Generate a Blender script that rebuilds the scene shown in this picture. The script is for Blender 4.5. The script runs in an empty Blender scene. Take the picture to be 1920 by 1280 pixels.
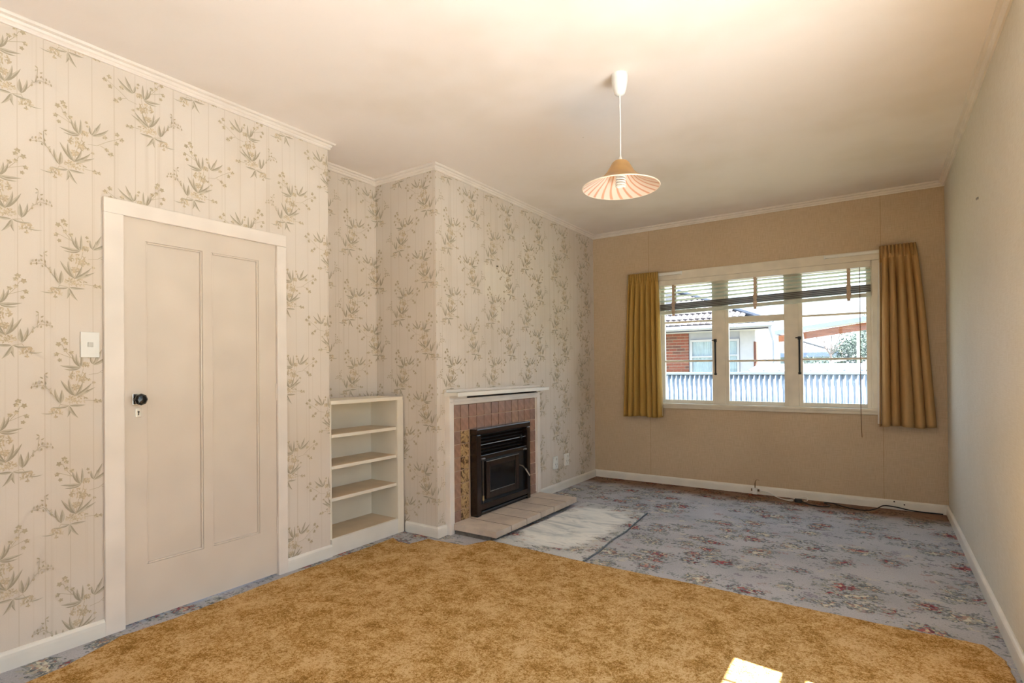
import bpy, bmesh, math, random
from mathutils import Vector, Matrix, noise
random.seed(7)
S = bpy.context.scene
C = S.collection
PI = math.pi

# ------------------------------------------------------------------ camera
F_PX, PPY = 1023.34, 684.23
YAW, PITCH, ROLL = 0.59055, 0.00656, -0.00968
CAM = Vector((3.0133, 0.0, 1.2261))
cam_d = bpy.data.cameras.new('camera'); cam = bpy.data.objects.new('camera', cam_d); C.objects.link(cam)
fw = Vector((-math.sin(YAW), math.cos(YAW), 0)); rt = Vector((math.cos(YAW), math.sin(YAW), 0)); up = Vector((0, 0, 1))
fw2 = fw*math.cos(PITCH) + up*math.sin(PITCH); up2 = up*math.cos(PITCH) - fw*math.sin(PITCH)
rt3 = rt*math.cos(ROLL) + up2*math.sin(ROLL); up3 = up2*math.cos(ROLL) - rt*math.sin(ROLL)
M = Matrix((rt3, up3, -fw2)).transposed().to_4x4(); M.translation = CAM
cam.matrix_world = M
cam_d.sensor_fit = 'HORIZONTAL'; cam_d.sensor_width = 36.0
cam_d.lens = F_PX/1920*36.0
cam_d.shift_y = (PPY-640)/1920
cam_d.clip_start = 0.05; cam_d.clip_end = 300
S.camera = cam

# ------------------------------------------------------------------ sky, sun, exposure
SKY, SUN, EXPOSURE = 1.9, 28.0, 1.15
W = bpy.data.worlds.new('sky'); S.world = W; W.use_nodes = True
nt = W.node_tree; nt.nodes.clear()
wo = nt.nodes.new('ShaderNodeOutputWorld'); wb = nt.nodes.new('ShaderNodeBackground')
tc = nt.nodes.new('ShaderNodeTexCoord'); sx = nt.nodes.new('ShaderNodeSeparateXYZ'); cr = nt.nodes.new('ShaderNodeValToRGB')
nt.links.new(tc.outputs['Generated'], sx.inputs[0]); nt.links.new(sx.outputs['Z'], cr.inputs[0])
cr.color_ramp.elements[0].position = 0.0; cr.color_ramp.elements[0].color = (0.80, 0.90, 1.0, 1)
cr.color_ramp.elements[1].position = 0.7; cr.color_ramp.elements[1].color = (0.44, 0.68, 1.0, 1)
nt.links.new(cr.outputs[0], wb.inputs[0]); wb.inputs[1].default_value = SKY
nt.links.new(wb.outputs[0], wo.inputs[0])
sl = bpy.data.lights.new('sun', 'SUN'); so = bpy.data.objects.new('sun', sl); C.objects.link(so)
sl.energy = SUN; sl.color = (1.0, 0.97, 0.95); sl.angle = 0.009
so.rotation_euler = Vector((-0.455, 0.046, -0.889)).to_track_quat('-Z', 'Y').to_euler(); so.location = (8, -2, 12)
S.view_settings.view_transform = 'Standard'; S.view_settings.look = 'None'
S.view_settings.gamma = 1.0; S.view_settings.use_curve_mapping = False
S.view_settings.exposure = EXPOSURE
S.cycles.max_bounces = 10; S.cycles.diffuse_bounces = 4; S.cycles.glossy_bounces = 3; S.cycles.transparent_max_bounces = 12
S.cycles.adaptive_threshold = 0.035; S.cycles.caustics_reflective = False; S.cycles.caustics_refractive = False

# room dimensions (metres); x across the room, y into it, z up
YA, XA, YC, XC, YF, XR, ZC = 2.324, -0.295, 3.005, 0.335, 5.675, 3.481, 2.73
YB = -1.3                                    # rear wall, behind the camera
WX0, WX1, WZ0, WZ1 = 1.085, 2.985, 0.845, 2.137      # far window opening
RY0, RY1, RZ0, RZ1 = 0.25, 2.33, 0.45, 2.15         # side window opening, behind the frame's right edge
def portal(name, loc, rot, sx_, sy_):
    l = bpy.data.lights.new(name, 'AREA'); l.shape = 'RECTANGLE'; l.size = sx_; l.size_y = sy_
    l.cycles.is_portal = True
    o = bpy.data.objects.new(name, l); C.objects.link(o); o.location = loc; o.rotation_euler = rot
portal('window_portal', ((WX0+WX1)/2, YF+0.12, (WZ0+WZ1)/2), (PI/2, 0, PI), WX1-WX0, WZ1-WZ0)
portal('window_portal', (XR+0.12, (RY0+RY1)/2, (RZ0+RZ1)/2), (PI/2, 0, PI/2), RY1-RY0, RZ1-RZ0)

QX0, QX1, QZ0, QZ1 = 1.75, 3.05, 0.85, 2.05              # added rear window opening, unseen, for more light indoors
portal('window_portal', ((QX0+QX1)/2, YB-0.12, (QZ0+QZ1)/2), (PI/2, 0, 0), QX1-QX0, QZ1-QZ0)

# ------------------------------------------------------------------ materials
def srgb(r, g, b):
    f = lambda c: (c/255/12.92) if c/255 <= 0.04045 else ((c/255+0.055)/1.055)**2.4
    return (f(r), f(g), f(b), 1)
class NT:
    def __init__(s, name):
        s.m = bpy.data.materials.new(name); s.m.use_nodes = True; s.t = s.m.node_tree
        s.b = s.t.nodes['Principled BSDF']; s.out = s.t.nodes['Material Output']
    def n(s, typ, **kw):
        o = s.t.nodes.new('ShaderNode'+typ)
        for k, v in kw.items():
            if k.startswith('i_'):
                key = k[2:]; key = int(key) if key.isdigit() else key
                s.set(o.inputs[key], v)
            else: setattr(o, k, v)
        return o
    def set(s, inp, v):
        if isinstance(v, bpy.types.NodeSocket): s.t.links.new(v, inp)
        else: inp.default_value = v
    def math(s, op, a, b=0.0, c=0.0, clamp=False):
        o = s.n('Math', operation=op); o.use_clamp = clamp
        for i, v in enumerate((a, b, c)): s.set(o.inputs[i], v)
        return o.outputs[0]
    def pos(s):
        return s.n('TexCoord').outputs['Object']
    def sep(s, v):
        o = s.n('SeparateXYZ'); s.set(o.inputs[0], v); return o.outputs
    def comb(s, x, y, z):
        o = s.n('CombineXYZ')
        for i, v in enumerate((x, y, z)): s.set(o.inputs[i], v)
        return o.outputs[0]
    def noise(s, vec, scale, detail=2.0, rough=0.5, dist=0.0):
        o = s.n('TexNoise'); s.set(o.inputs['Vector'], vec)
        for k, v in (('Scale', scale), ('Detail', detail), ('Roughness', rough), ('Distortion', dist)): s.set(o.inputs[k], v)
        return o.outputs[0]
    def vor(s, vec, scale, feature='F1', rnd=1.0):
        o = s.n('TexVoronoi', feature=feature); s.set(o.inputs['Vector'], vec); s.set(o.inputs['Scale'], scale)
        s.set(o.inputs['Randomness'], rnd); return o
    def ramp(s, fac, stops, interp='LINEAR'):
        o = s.n('ValToRGB'); r = o.color_ramp; r.interpolation = interp
        while len(r.elements) < len(stops): r.elements.new(0.5)
        for e, (p, c) in zip(r.elements, stops):
            e.position = p; e.color = c if len(c) == 4 else (*c, 1)
        s.set(o.inputs[0], fac); return o.outputs[0]
    def mix(s, fac, a, b, mode='MIX'):
        o = s.n('Mix', data_type='RGBA', blend_type=mode)
        s.set(o.inputs[0], fac); s.set(o.inputs[6], a); s.set(o.inputs[7], b); return o.outputs[2]
    def bump(s, h, strength=0.2, dist=0.01):
        o = s.n('Bump'); s.set(o.inputs['Strength'], strength); s.set(o.inputs['Distance'], dist); s.set(o.inputs['Height'], h)
        s.t.links.new(o.outputs[0], s.b.inputs['Normal'])
    def col(s, c): s.set(s.b.inputs['Base Color'], c)
    def rough(s, r, spec=None):
        s.set(s.b.inputs['Roughness'], r)
        if spec is not None: s.b.inputs['Specular IOR Level'].default_value = spec
    def smooth(s, v, lo, hi):
        o = s.n('MapRange', interpolation_type='SMOOTHSTEP'); s.set(o.inputs['Value'], v)
        s.set(o.inputs['From Min'], lo); s.set(o.inputs['From Max'], hi); return o.outputs[0]

def plain(name, c, rough=0.5, var=0.06, scale=8.0, metal=0.0, spec=0.5, bump=0.0, bscale=200.0):
    k = NT(name); v = k.noise(k.pos(), scale, 1.0, 0.6)
    d = tuple(x*(1-var*2) for x in c[:3])+(1,); l = tuple(min(1, x*(1+var)) for x in c[:3])+(1,)
    k.col(k.ramp(v, [(0.3, d), (0.7, l)])); k.rough(rough, spec); k.b.inputs['Metallic'].default_value = metal
    if bump: k.bump(k.noise(k.pos(), bscale, 3.0), bump, 0.002)
    return k.m

def wallpaper(name, base, stripe, faded=False, strong=1.0):
    k = NT(name); p = k.sep(k.pos()); s = k.math('ADD', p[0], p[1])
    st = k.comb(k.math('MULTIPLY', s, 34.0), k.math('MULTIPLY', p[2], 0.35), 0.0)
    a = k.noise(st, 1.0, 2.0, 0.7)
    lines = k.ramp(a, [(0.30, (1, 1, 1)), (0.42, (0, 0, 0)), (1.0, (0, 0, 0))])
    per = k.math('ABSOLUTE', k.math('SUBTRACT', k.math('FRACT', k.math('DIVIDE', s, 0.0885)), 0.5))
    l2 = k.math('SUBTRACT', 1.0, k.smooth(per, 0.012, 0.03))
    weave = k.noise(k.comb(k.math('MULTIPLY', s, 260.0), k.math('MULTIPLY', p[2], 420.0), 0.0), 1.0, 0.0, 0.6)
    c = k.mix(k.math('MULTIPLY', lines, 0.3*strong), base, stripe)
    c = k.mix(k.math('MULTIPLY', l2, 0.38*strong), c, stripe)
    c = k.mix(k.math('MULTIPLY', weave, 0.16), c, stripe)
    blot = k.noise(k.pos(), 1.7, 2.0, 0.55)
    c = k.mix(k.ramp(blot, [(0.45, (0, 0, 0)), (0.75, (0.22, 0.22, 0.22))]), c, srgb(196, 172, 134))
    if faded:
        def box(v, a0, b0, e):
            return k.math('MULTIPLY', k.smooth(v, a0-e, a0+e), k.math('SUBTRACT', 1.0, k.smooth(v, b0-e, b0+e)))
        m1 = k.math('MULTIPLY', box(p[1], 3.585, 3.985, 0.03), box(p[2], 1.825, 2.09, 0.03))
        m2 = k.math('MULTIPLY', box(p[1], 3.765, 3.835, 0.008), box(p[2], 1.62, 1.78, 0.008))
        m = k.math('MULTIPLY', k.math('MAXIMUM', m1, m2), k.smooth(p[0], 0.32, 0.33))
        c = k.mix(k.math('MULTIPLY', m, 0.45), c, srgb(238, 230, 214))
    k.col(c); k.rough(0.65, 0.35)
    return k.m

def hessian(name, base, dark, amount=0.35):
    k = NT(name); p = k.sep(k.pos()); s = k.math('ADD', p[0], p[1])
    w1 = k.noise(k.comb(k.math('MULTIPLY', s, 190.0), k.math('MULTIPLY', p[2], 14.0), 0.0), 1.0, 1.0, 0.6)
    w2 = k.noise(k.comb(k.math('MULTIPLY', s, 12.0), k.math('MULTIPLY', p[2], 240.0), 0.0), 1.0, 1.0, 0.6)
    w = k.math('MULTIPLY', k.math('ADD', w1, w2), 0.5)
    c = k.mix(k.math('MULTIPLY', k.smooth(w, 0.40, 0.62), amount), base, dark)
    blot = k.noise(k.pos(), 1.3, 2.0, 0.6)
    c = k.mix(k.ramp(blot, [(0.42, (0, 0, 0)), (0.8, (0.35, 0.35, 0.35))]), c, dark)
    k.col(c); k.rough(0.6, 0.4)
    return k.m

CREAM = srgb(236, 226, 203)
m_paper = wallpaper('floral_wallpaper', srgb(228, 217, 206), srgb(194, 177, 155), faded=True)
m_far = hessian('hessian_wallpaper', srgb(210, 187, 158), srgb(178, 151, 117))
m_right = hessian('embossed_paper', srgb(228, 222, 210), srgb(206, 196, 176), 0.4)
k = NT('ceiling_paint')
b1 = k.noise(k.pos(), 1.1, 3.0, 0.6)
c = k.mix(k.smooth(b1, 0.42, 0.75), srgb(246, 237, 231), srgb(237, 226, 216))
spk = k.vor(k.pos(), 2.2)
c = k.mix(k.math('SUBTRACT', 1.0, k.smooth(spk.outputs['Distance'], 0.006, 0.014)), c, srgb(150, 130, 100))
k.col(c); k.rough(0.6, 0.3); m_ceiling = k.m
m_trim = plain('cream_gloss_paint', srgb(238, 228, 218), 0.35, 0.03, 6)
m_skirt = plain('white_gloss_paint', srgb(236, 230, 220), 0.3, 0.03, 6)
m_door = plain('door_paint', srgb(223, 210, 196), 0.38, 0.03, 4)
m_shelf = plain('shelf_paint', srgb(238, 229, 212), 0.4, 0.025, 5)
m_shelftop = plain('worn_shelf_surface', srgb(214, 190, 158), 0.4, 0.05, 7)
m_white = plain('white_plastic', srgb(238, 236, 230), 0.35, 0.02)
m_grey = plain('grey_plastic', srgb(205, 203, 196), 0.4, 0.03)
m_chrome = plain('chrome', (0.75, 0.74, 0.72, 1), 0.18, 0.03, 30, metal=1.0)
m_blackgloss = plain('black_bakelite', srgb(30, 28, 26), 0.15, 0.1, 20)
m_black = plain('black_rubber', srgb(26, 25, 24), 0.45, 0.1, 20)
m_enamel = plain('black_brown_enamel', srgb(40, 27, 21), 0.18, 0.12, 25)
m_cast = plain('black_cast_iron', srgb(20, 19, 19), 0.35, 0.15, 30)
m_brass = plain('dull_brass', (0.42, 0.34, 0.2, 1), 0.35, 0.1, 30, metal=1.0)
m_steel = plain('dark_steel', (0.24, 0.22, 0.2, 1), 0.35, 0.1, 30, metal=1.0)
m_dark_fill = plain('dark_void', srgb(48, 34, 26), 0.8, 0.2, 30)
m_winframe = plain('window_paint', srgb(232, 222, 204), 0.35, 0.04, 9)
k = NT('window_glass'); k.t.nodes.remove(k.b)
tr = k.n('BsdfTransparent'); gl = k.n('BsdfGlossy'); gl.inputs['Roughness'].default_value = 0.02
tr.inputs[0].default_value = (0.96, 0.985, 0.98, 1)
mx = k.n('MixShader'); mx.inputs[0].default_value = 0.025; k.t.links.new(tr.outputs[0], mx.inputs[1]); k.t.links.new(gl.outputs[0], mx.inputs[2])
k.t.links.new(mx.outputs[0], k.out.inputs[0]); m_glass = k.m
k = NT('stove_glass'); k.col(srgb(14, 13, 13)); k.rough(k.ramp(k.noise(k.pos(), 9.0, 3.0), [(0.3, (0.06, 0.06, 0.06)), (0.8, (0.3, 0.3, 0.3))])); m_stoveglass = k.m

# floral carpet
def floral(name, base1, base2, density=1.0, worn=None):
    k = NT(name); p = k.pos(); q = k.sep(p)
    wv = k.n('TexNoise'); k.set(wv.inputs['Vector'], p); k.set(wv.inputs['Scale'], 5.0)
    off = k.n('VectorMath', operation='SCALE'); k.set(off.inputs[0], wv.outputs['Color']); off.inputs['Scale'].default_value = 0.14
    add = k.n('VectorMath', operation='ADD'); k.set(add.inputs[0], p); k.set(add.inputs[1], off.outputs[0])
    pw = k.sep(add.outputs[0])
    pv = k.comb(k.math('MULTIPLY', pw[0], 0.72), pw[1], 0.0)
    vb = k.vor(pv, 6.8); big = vb.outputs['Distance']
    fine = k.noise(p, 38.0, 2.0, 0.65)
    cl = k.math('ADD', big, k.math('MULTIPLY', k.math('SUBTRACT', fine, 0.5), 1.5))
    mask = k.math('SUBTRACT', 1.0, k.smooth(cl, 0.36*density, 0.50*density))
    core = k.math('SUBTRACT', 1.0, k.smooth(cl, 0.16*density, 0.27*density))
    vf = k.vor(add.outputs[0], 48.0); sc = k.sep(vf.outputs['Color'])
    leaf = k.ramp(sc[0], [(0.0, srgb(92, 98, 100)), (0.3, srgb(128, 134, 128)), (0.6, srgb(176, 172, 160)), (0.85, srgb(112, 118, 124))], 'CONSTANT')
    rc = k.sep(vb.outputs['Color'])
    red = k.ramp(sc[1], [(0.0, srgb(122, 46, 58)), (0.3, srgb(176, 92, 92)), (0.52, srgb(206, 160, 140)), (0.72, srgb(150, 60, 74)), (0.88, srgb(214, 196, 160))], 'CONSTANT')
    crm = k.ramp(sc[1], [(0.0, srgb(206, 196, 170)), (0.35, srgb(178, 146, 130)), (0.6, srgb(220, 214, 196)), (0.85, srgb(150, 110, 104))], 'CONSTANT')
    flw = k.mix(k.math('GREATER_THAN', rc[0], 0.5), red, crm)
    mott = k.noise(p, 130.0, 1.0, 0.7); mott2 = k.noise(p, 3.0, 1.0)
    base = k.mix(k.smooth(k.math('ADD', k.math('MULTIPLY', mott, 0.5), k.math('MULTIPLY', mott2, 0.5)), 0.35, 0.65), base1, base2)
    sh = k.math('MULTIPLY', k.math('SUBTRACT', 1.0, k.smooth(big, 0.35, 0.62)), k.smooth(k.noise(p, 16.0, 1.0, 0.6), 0.5, 0.62))
    base = k.mix(k.math('MULTIPLY', sh, 0.4), base, srgb(120, 126, 134))
    sp2 = k.vor(pv, 14.5); rc2 = k.sep(sp2.outputs['Color'])
    cl2 = k.math('ADD', sp2.outputs['Distance'], k.math('MULTIPLY', k.math('SUBTRACT', k.noise(p, 60.0, 1.0, 0.6), 0.5), 1.3))
    m2_ = k.math('MULTIPLY', k.math('SUBTRACT', 1.0, k.smooth(cl2, 0.22, 0.36)), k.math('GREATER_THAN', rc2[1], 0.25))
    sprig = k.ramp(rc2[0], [(0.0, srgb(126, 132, 130)), (0.4, srgb(164, 134, 128)), (0.62, srgb(204, 196, 178)), (0.82, srgb(132, 124, 136))], 'CONSTANT')
    base = k.mix(k.math('MULTIPLY', m2_, 0.7), base, sprig)
    c = k.mix(k.math('MULTIPLY', mask, 0.85), base, leaf)
    c = k.mix(k.math('MULTIPLY', core, 0.85), c, flw)
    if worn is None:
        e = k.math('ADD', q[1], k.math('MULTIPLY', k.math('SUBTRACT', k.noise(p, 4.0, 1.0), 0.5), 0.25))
        c = k.mix(k.math('MULTIPLY', k.smooth(e, 5.22, 5.5), 0.8), c, k.mix(1.0, c, srgb(190, 128, 66), 'MULTIPLY'))  # brown multiply paints in the dim, warm-lit strip along the far wall
    else:
        dx = k.math('DIVIDE', k.math('SUBTRACT', q[0], worn[0]), worn[2]); dy = k.math('DIVIDE', k.math('SUBTRACT', q[1], worn[1]), worn[3])
        r = k.math('SQRT', k.math('ADD', k.math('POWER', k.math('ABSOLUTE', dx), 2.6), k.math('POWER', k.math('ABSOLUTE', dy), 2.6)))
        sm = k.noise(k.comb(k.math('MULTIPLY', q[0], 2.4), k.math('MULTIPLY', q[1], 7.0), 0.0), 1.0, 4.0, 0.65, 0.6)
        r = k.math('ADD', r, k.math('MULTIPLY', k.math('SUBTRACT', sm, 0.5), 1.5))
        wc = k.ramp(sm, [(0.32, srgb(178, 182, 184)), (0.46, srgb(226, 226, 222)), (0.56, srgb(240, 238, 232)), (0.7, srgb(196, 200, 200))])
        c = k.mix(k.math('SUBTRACT', 1.0, k.smooth(r, 0.72, 1.0)), c, wc)
    k.col(c); k.rough(0.95, 0.15)
    return k.m
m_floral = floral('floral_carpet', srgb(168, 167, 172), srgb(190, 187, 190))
m_rug = floral('worn_floral_carpet', srgb(186, 186, 186), srgb(206, 204, 200), 0.9, worn=(1.06, 3.78, 0.34, 0.64))
k = NT('gold_carpet'); p = k.pos(); q = k.sep(p)
a1 = k.noise(p, 14.0, 2.0, 0.6, 0.8); a2 = k.noise(p, 40.0, 2.0, 0.7); a3 = k.noise(p, 190.0, 1.0, 0.8); a4 = k.noise(p, 90.0, 1.0, 0.7)
vv = k.vor(p, 7.5).outputs['Distance']
t = k.math('ADD', k.math('MULTIPLY', a1, 0.34), k.math('ADD', k.math('MULTIPLY', a2, 0.46), k.math('MULTIPLY', vv, 0.20)))
t = k.math('ADD', t, k.math('MULTIPLY', k.math('SUBTRACT', a3, 0.5), 0.62)); t = k.math('ADD', t, k.math('MULTIPLY', k.math('SUBTRACT', a4, 0.5), 0.40))
c = k.ramp(t, [(0.28, srgb(136, 96, 42)), (0.42, srgb(168, 126, 66)), (0.5, srgb(190, 148, 90)), (0.64, srgb(214, 178, 128))])
k.col(c); k.rough(0.95, 0.1)
k.bump(k.noise(p, 130.0, 1.0, 0.7), 0.55, 0.008); m_gold = k.m

# ------------------------------------------------------------------ mesh helpers
class B:
    """a bmesh being collected, in world coordinates"""
    def __init__(s): s.bm = bmesh.new(); s.mi = 0
    def box(s, x0, x1, y0, y1, z0, z1, bev=0.0):
        r = bmesh.ops.create_cube(s.bm, size=1.0)
        vs = r['verts']
        bmesh.ops.scale(s.bm, vec=(x1-x0, y1-y0, z1-z0), verts=vs)
        bmesh.ops.translate(s.bm, vec=((x0+x1)/2, (y0+y1)/2, (z0+z1)/2), verts=vs)
        if bev:
            es = list({e for v in vs for e in v.link_edges})
            bmesh.ops.bevel(s.bm, geom=es, offset=bev, segments=2, affect='EDGES', profile=0.6)
        return s
    def bar(s, p, q, w, h, upv=(0, 0, 1)):
        p, q = Vector(p), Vector(q); d = (q-p).normalized(); u = Vector(upv)
        r = d.cross(u).normalized(); u = r.cross(d).normalized()
        vs = [s.bm.verts.new(e + r*a*w/2 + u*b*h/2) for e in (p, q) for a, b in ((-1, -1), (1, -1), (1, 1), (-1, 1))]
        for f in ((3, 2, 1, 0), (4, 5, 6, 7), (0, 1, 5, 4), (1, 2, 6, 5), (2, 3, 7, 6), (3, 0, 4, 7)): s.bm.faces.new([vs[i] for i in f])
        return s
    def tube(s, pts, r, seg=8, cap=True):
        pts = [Vector(p) for p in pts]; rings = []; prev = None
        for i, p in enumerate(pts):
            d = (pts[min(i+1, len(pts)-1)] - pts[max(i-1, 0)]).normalized()
            if prev is None: u = d.orthogonal().normalized()
            else: u = (prev - d*prev.dot(d)).normalized()
            prev = u; v = d.cross(u); rr = r[i] if isinstance(r, (list, tuple)) else r
            rings.append([s.bm.verts.new(p + (u*math.cos(2*PI*j/seg) + v*math.sin(2*PI*j/seg))*rr) for j in range(seg)])
        for a, b in zip(rings, rings[1:]):
            for j in range(seg): s.bm.faces.new((a[j], a[(j+1) % seg], b[(j+1) % seg], b[j]))
        if cap: s.bm.faces.new(rings[0][::-1]); s.bm.faces.new(rings[-1])
        return s
    def lathe(s, c, prof, seg=32, axis='z', cap=True):
        c = Vector(c); rings = []
        for r, h in prof:
            ring = []
            for j in range(seg):
                a = 2*PI*j/seg; x, y = r*math.cos(a), r*math.sin(a)
                o = Vector((x, y, h)) if axis == 'z' else (Vector((h, x, y)) if axis == 'x' else Vector((y, h, x)))
                ring.append(s.bm.verts.new(c+o))
            rings.append(ring)
        for a, b in zip(rings, rings[1:]):
            for j in range(seg): s.bm.faces.new((a[j], a[(j+1) % seg], b[(j+1) % seg], b[j]))
        if cap and prof[0][0] > 1e-5: s.bm.faces.new(rings[0][::-1])
        if cap and prof[-1][0] > 1e-5: s.bm.faces.new(rings[-1])
        return s
    def sweep(s, prof, path, closed_prof=True):
        """prof: list of (out, z); path: list of (x, y, nx, ny) where n points into the room (mitre included)"""
        rings = [[s.bm.verts.new((x+nx*o, y+ny*o, z)) for o, z in prof] for x, y, nx, ny in path]
        n = len(prof)
        for a, b in zip(rings, rings[1:]):
            for j in range(n if closed_prof else n-1): s.bm.faces.new((a[j], a[(j+1) % n], b[(j+1) % n], b[j]))
        s.bm.faces.new(rings[0]); s.bm.faces.new(rings[-1][::-1])
        return s
    def poly(s, pts, mi=0):
        f = s.bm.faces.new([s.bm.verts.new(p) for p in pts]); f.material_index = mi; return s
ORG = {}
def finish(name, b, mats, parent=None, smooth=False, org=None, weld=True):
    bm = b.bm
    if weld: bmesh.ops.remove_doubles(bm, verts=bm.verts, dist=1e-6)
    if not getattr(b, 'keep', False): bmesh.ops.recalc_face_normals(bm, faces=bm.faces)
    o0 = Vector(ORG[parent.name]) if parent else Vector(org or (0, 0, 0))
    bmesh.ops.translate(bm, vec=-o0, verts=bm.verts)
    me = bpy.data.meshes.new(name); bm.to_mesh(me); bm.free()
    for m in (mats if isinstance(mats, (list, tuple)) else [mats]): me.materials.append(m)
    if smooth:
        me.polygons.foreach_set('use_smooth', [True]*len(me.polygons))
        me.set_sharp_from_angle(angle=math.radians(38))
    o = bpy.data.objects.new(name, me); C.objects.link(o)
    if parent: o.parent = parent
    else: o.location = o0
    ORG[o.name] = tuple(o0); return o
def tag(o, label=None, cat=None, group=None, kind=None):
    if label: o['label'] = label
    if cat: o['category'] = cat
    if group: o['group'] = group
    if kind: o['kind'] = kind
    return o
def thing(name, loc, label=None, cat=None, group=None, kind=None):
    o = bpy.data.objects.new(name, None); C.objects.link(o); o.location = loc; o.empty_display_size = 0.1
    ORG[o.name] = tuple(loc); return tag(o, label, cat, group, kind)
def part(name, b, mat, parent, smooth=False, label=None, kind=None):
    return tag(finish(name, b, mat, parent, smooth), label, kind=kind)
def struct(name, b, mat, smooth=False): return tag(finish(name, b, mat, None, smooth), kind='structure')
def clone(o, name, parent, loc, rot=None):
    c = bpy.data.objects.new(name, o.data); C.objects.link(c); c.parent = parent; c.location = loc
    if rot: c.rotation_euler = rot
    return c

# ------------------------------------------------------------------ room shell
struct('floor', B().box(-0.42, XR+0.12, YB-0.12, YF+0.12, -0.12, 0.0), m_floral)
struct('ceiling', B().box(-0.42, XR+0.12, YB-0.12, YF+0.12, ZC, ZC+0.12), m_ceiling)
DY0, DY1, DZ = 1.133, 1.944, 1.984
wl = B(); wl.box(-0.12, 0, YB, DY0, 0, ZC).box(-0.12, 0, DY1, YA, 0, ZC).box(-0.12, 0, DY0, DY1, DZ, ZC); wl.box(-0.42, -0.12, YA-0.1, YA, 0, ZC)
wall_left = struct('wall_left', wl, m_paper)
wall_alcove = struct('wall_alcove', B().box(-0.42, XA, YA, YC, 0, ZC), m_paper)
wall_chimney = struct('wall_chimney', B().box(-0.42, XC, YC, YF, 0, ZC), m_paper)
wf = B(); T = 0.12
wf.box(XC-0.1, WX0, YF, YF+T, 0, ZC).box(WX1, XR+T, YF, YF+T, 0, ZC).box(WX0, WX1, YF, YF+T, 0, WZ0).box(WX0, WX1, YF, YF+T, WZ1, ZC)
wall_far = struct('wall_far', wf, m_far)
wr = B(); wr.box(XR, XR+T, YB, RY0, 0, ZC).box(XR, XR+T, RY1, YF, 0, ZC).box(XR, XR+T, RY0, RY1, 0, RZ0).box(XR, XR+T, RY0, RY1, RZ1, ZC)
wall_right = struct('wall_right', wr, m_right)
struct('wall_rear', B().box(-0.12, QX0, YB-T, YB, 0, ZC).box(QX1, XR+T, YB-T, YB, 0, ZC).box(QX0, QX1, YB-T, YB, 0, QZ0).box(QX0, QX1, YB-T, YB, QZ1, ZC), m_paper)
# wallpaper seams on the far wall and small marks
for x in (0.985, 3.045):
    part('paper_seam', B().box(x-0.0015, x+0.0015, YF-0.0012, YF, 0.07, 2.69), plain('seam_shade', srgb(172, 140, 98), 0.8), wall_far)
part('wall_mark', B().bar((XR-0.001, 3.90, 2.135), (XR-0.001, 3.97, 2.146), 0.004, 0.012), m_steel, wall_right)
part('nail_hole', B().box(XC, XC+0.004, 3.775, 3.80, 2.092, 2.102), m_dark_fill, wall_chimney)

# cornice and skirting
CP = [(0, 2.685), (0.010, 2.685), (0.014, 2.692), (0.012, 2.700), (0.018, 2.704), (0.022, 2.712), (0.020, 2.716), (0.034, 2.719), (0.038, 2.726), (0.038, ZC), (0, ZC)]
SP = [(0, 0), (0.018, 0), (0.018, 0.052), (0.0165, 0.066), (0.012, 0.073), (0.006, 0.078), (0, 0.078)]
def trim(name, prof, path, mat=None): return struct(name, B().sweep(prof, path), mat or m_trim, False)
trim('trim_1', CP, [(0, YB, 1, 0), (0, YA, 1, 1), (-0.29, YA, 0, 1)])
trim('trim_2', CP, [(XA, YA, 1, 0), (XA, YC, 1, -1), (XC, YC, 1, -1), (XC, YF, 1, -1), (XR, YF, -1, -1), (XR, YB, -1, 0)])
bl = B(); bl.sweep(SP, [(0, YB, 1, 0), (0, 1.056, 1, 0)]); bl.sweep(SP, [(0, 2.001, 1, 0), (0, YA+0.004, 1, 0)])
struct('baseboard_left', bl, m_skirt)
struct('baseboard_chimney', B().sweep(SP, [(0.022, YC, 0, -1), (XC, YC, 1, -1), (XC, 3.088, 1, 0)]), m_skirt)
struct('baseboard_hearth', B().sweep(SP, [(XC, 4.386, 1, 0), (XC, YF, 1, -1)]), m_skirt)
bf = struct('baseboard_far', B().sweep(SP, [(XC, YF, 1, -1), (XR, YF, -1, -1)]), m_skirt)
struct('baseboard_right', B().sweep(SP, [(XR, YF, -1, -1), (XR, YB, -1, 0)]), m_skirt)
for x, z in ((3.115, 0.066), (3.185, 0.048)):
    part('screw_hole', B().lathe((x, YF-0.0185, z), [(0.006, 0), (0.006, 0.003)], 10, 'y'), m_dark_fill, bf)

# ------------------------------------------------------------------ printed floral sprays of the wallpaper
LEAVES= [((-0.01, -0.004), (-0.079, 0.004), 0.9), ((-0.01, -0.003), (-0.04, 0.055), 1), ((-0.011, -0.003), (-0.025, 0.052), 0.8), ((-0.009, -0.002), (-0.007, 0.062), 0.8), ((-0.011, -0.006), (-0.065, -0.011), 0.7), ((0.038, 0.01), (0.029, 0.047), 0.8), ((0.038, 0.009), (0.068, 0.073), 1), ((0.038, 0.007), (0.096, 0.054), 1), ((0.036, 0.009), (0.049, 0.048), 0.6), ((-0.032, -0.133), (-0.079, -0.067), 1.1), ((-0.031, -0.133), (-0.053, -0.064), 1), ((-0.03, -0.133), (-0.006, -0.073), 0.8), ((-0.03, -0.134), (0.038, -0.099), 0.9), ((-0.031, -0.133), (0.025, -0.081), 1), ((-0.084, -0.163), (-0.102, -0.103), 0.9), ((-0.083, -0.162), (-0.08, -0.109), 1.2), ((-0.054, -0.177), (-0.06, -0.222), 0.8), ((-0.053, -0.177), (-0.023, -0.227), 0.9), ((-0.052, -0.176), (0.002, -0.175), 0.8), ((-0.054, -0.176), (-0.109, -0.178), 0.6), ((-0.104, -0.203), (-0.149, -0.202), 0.35)]
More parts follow.
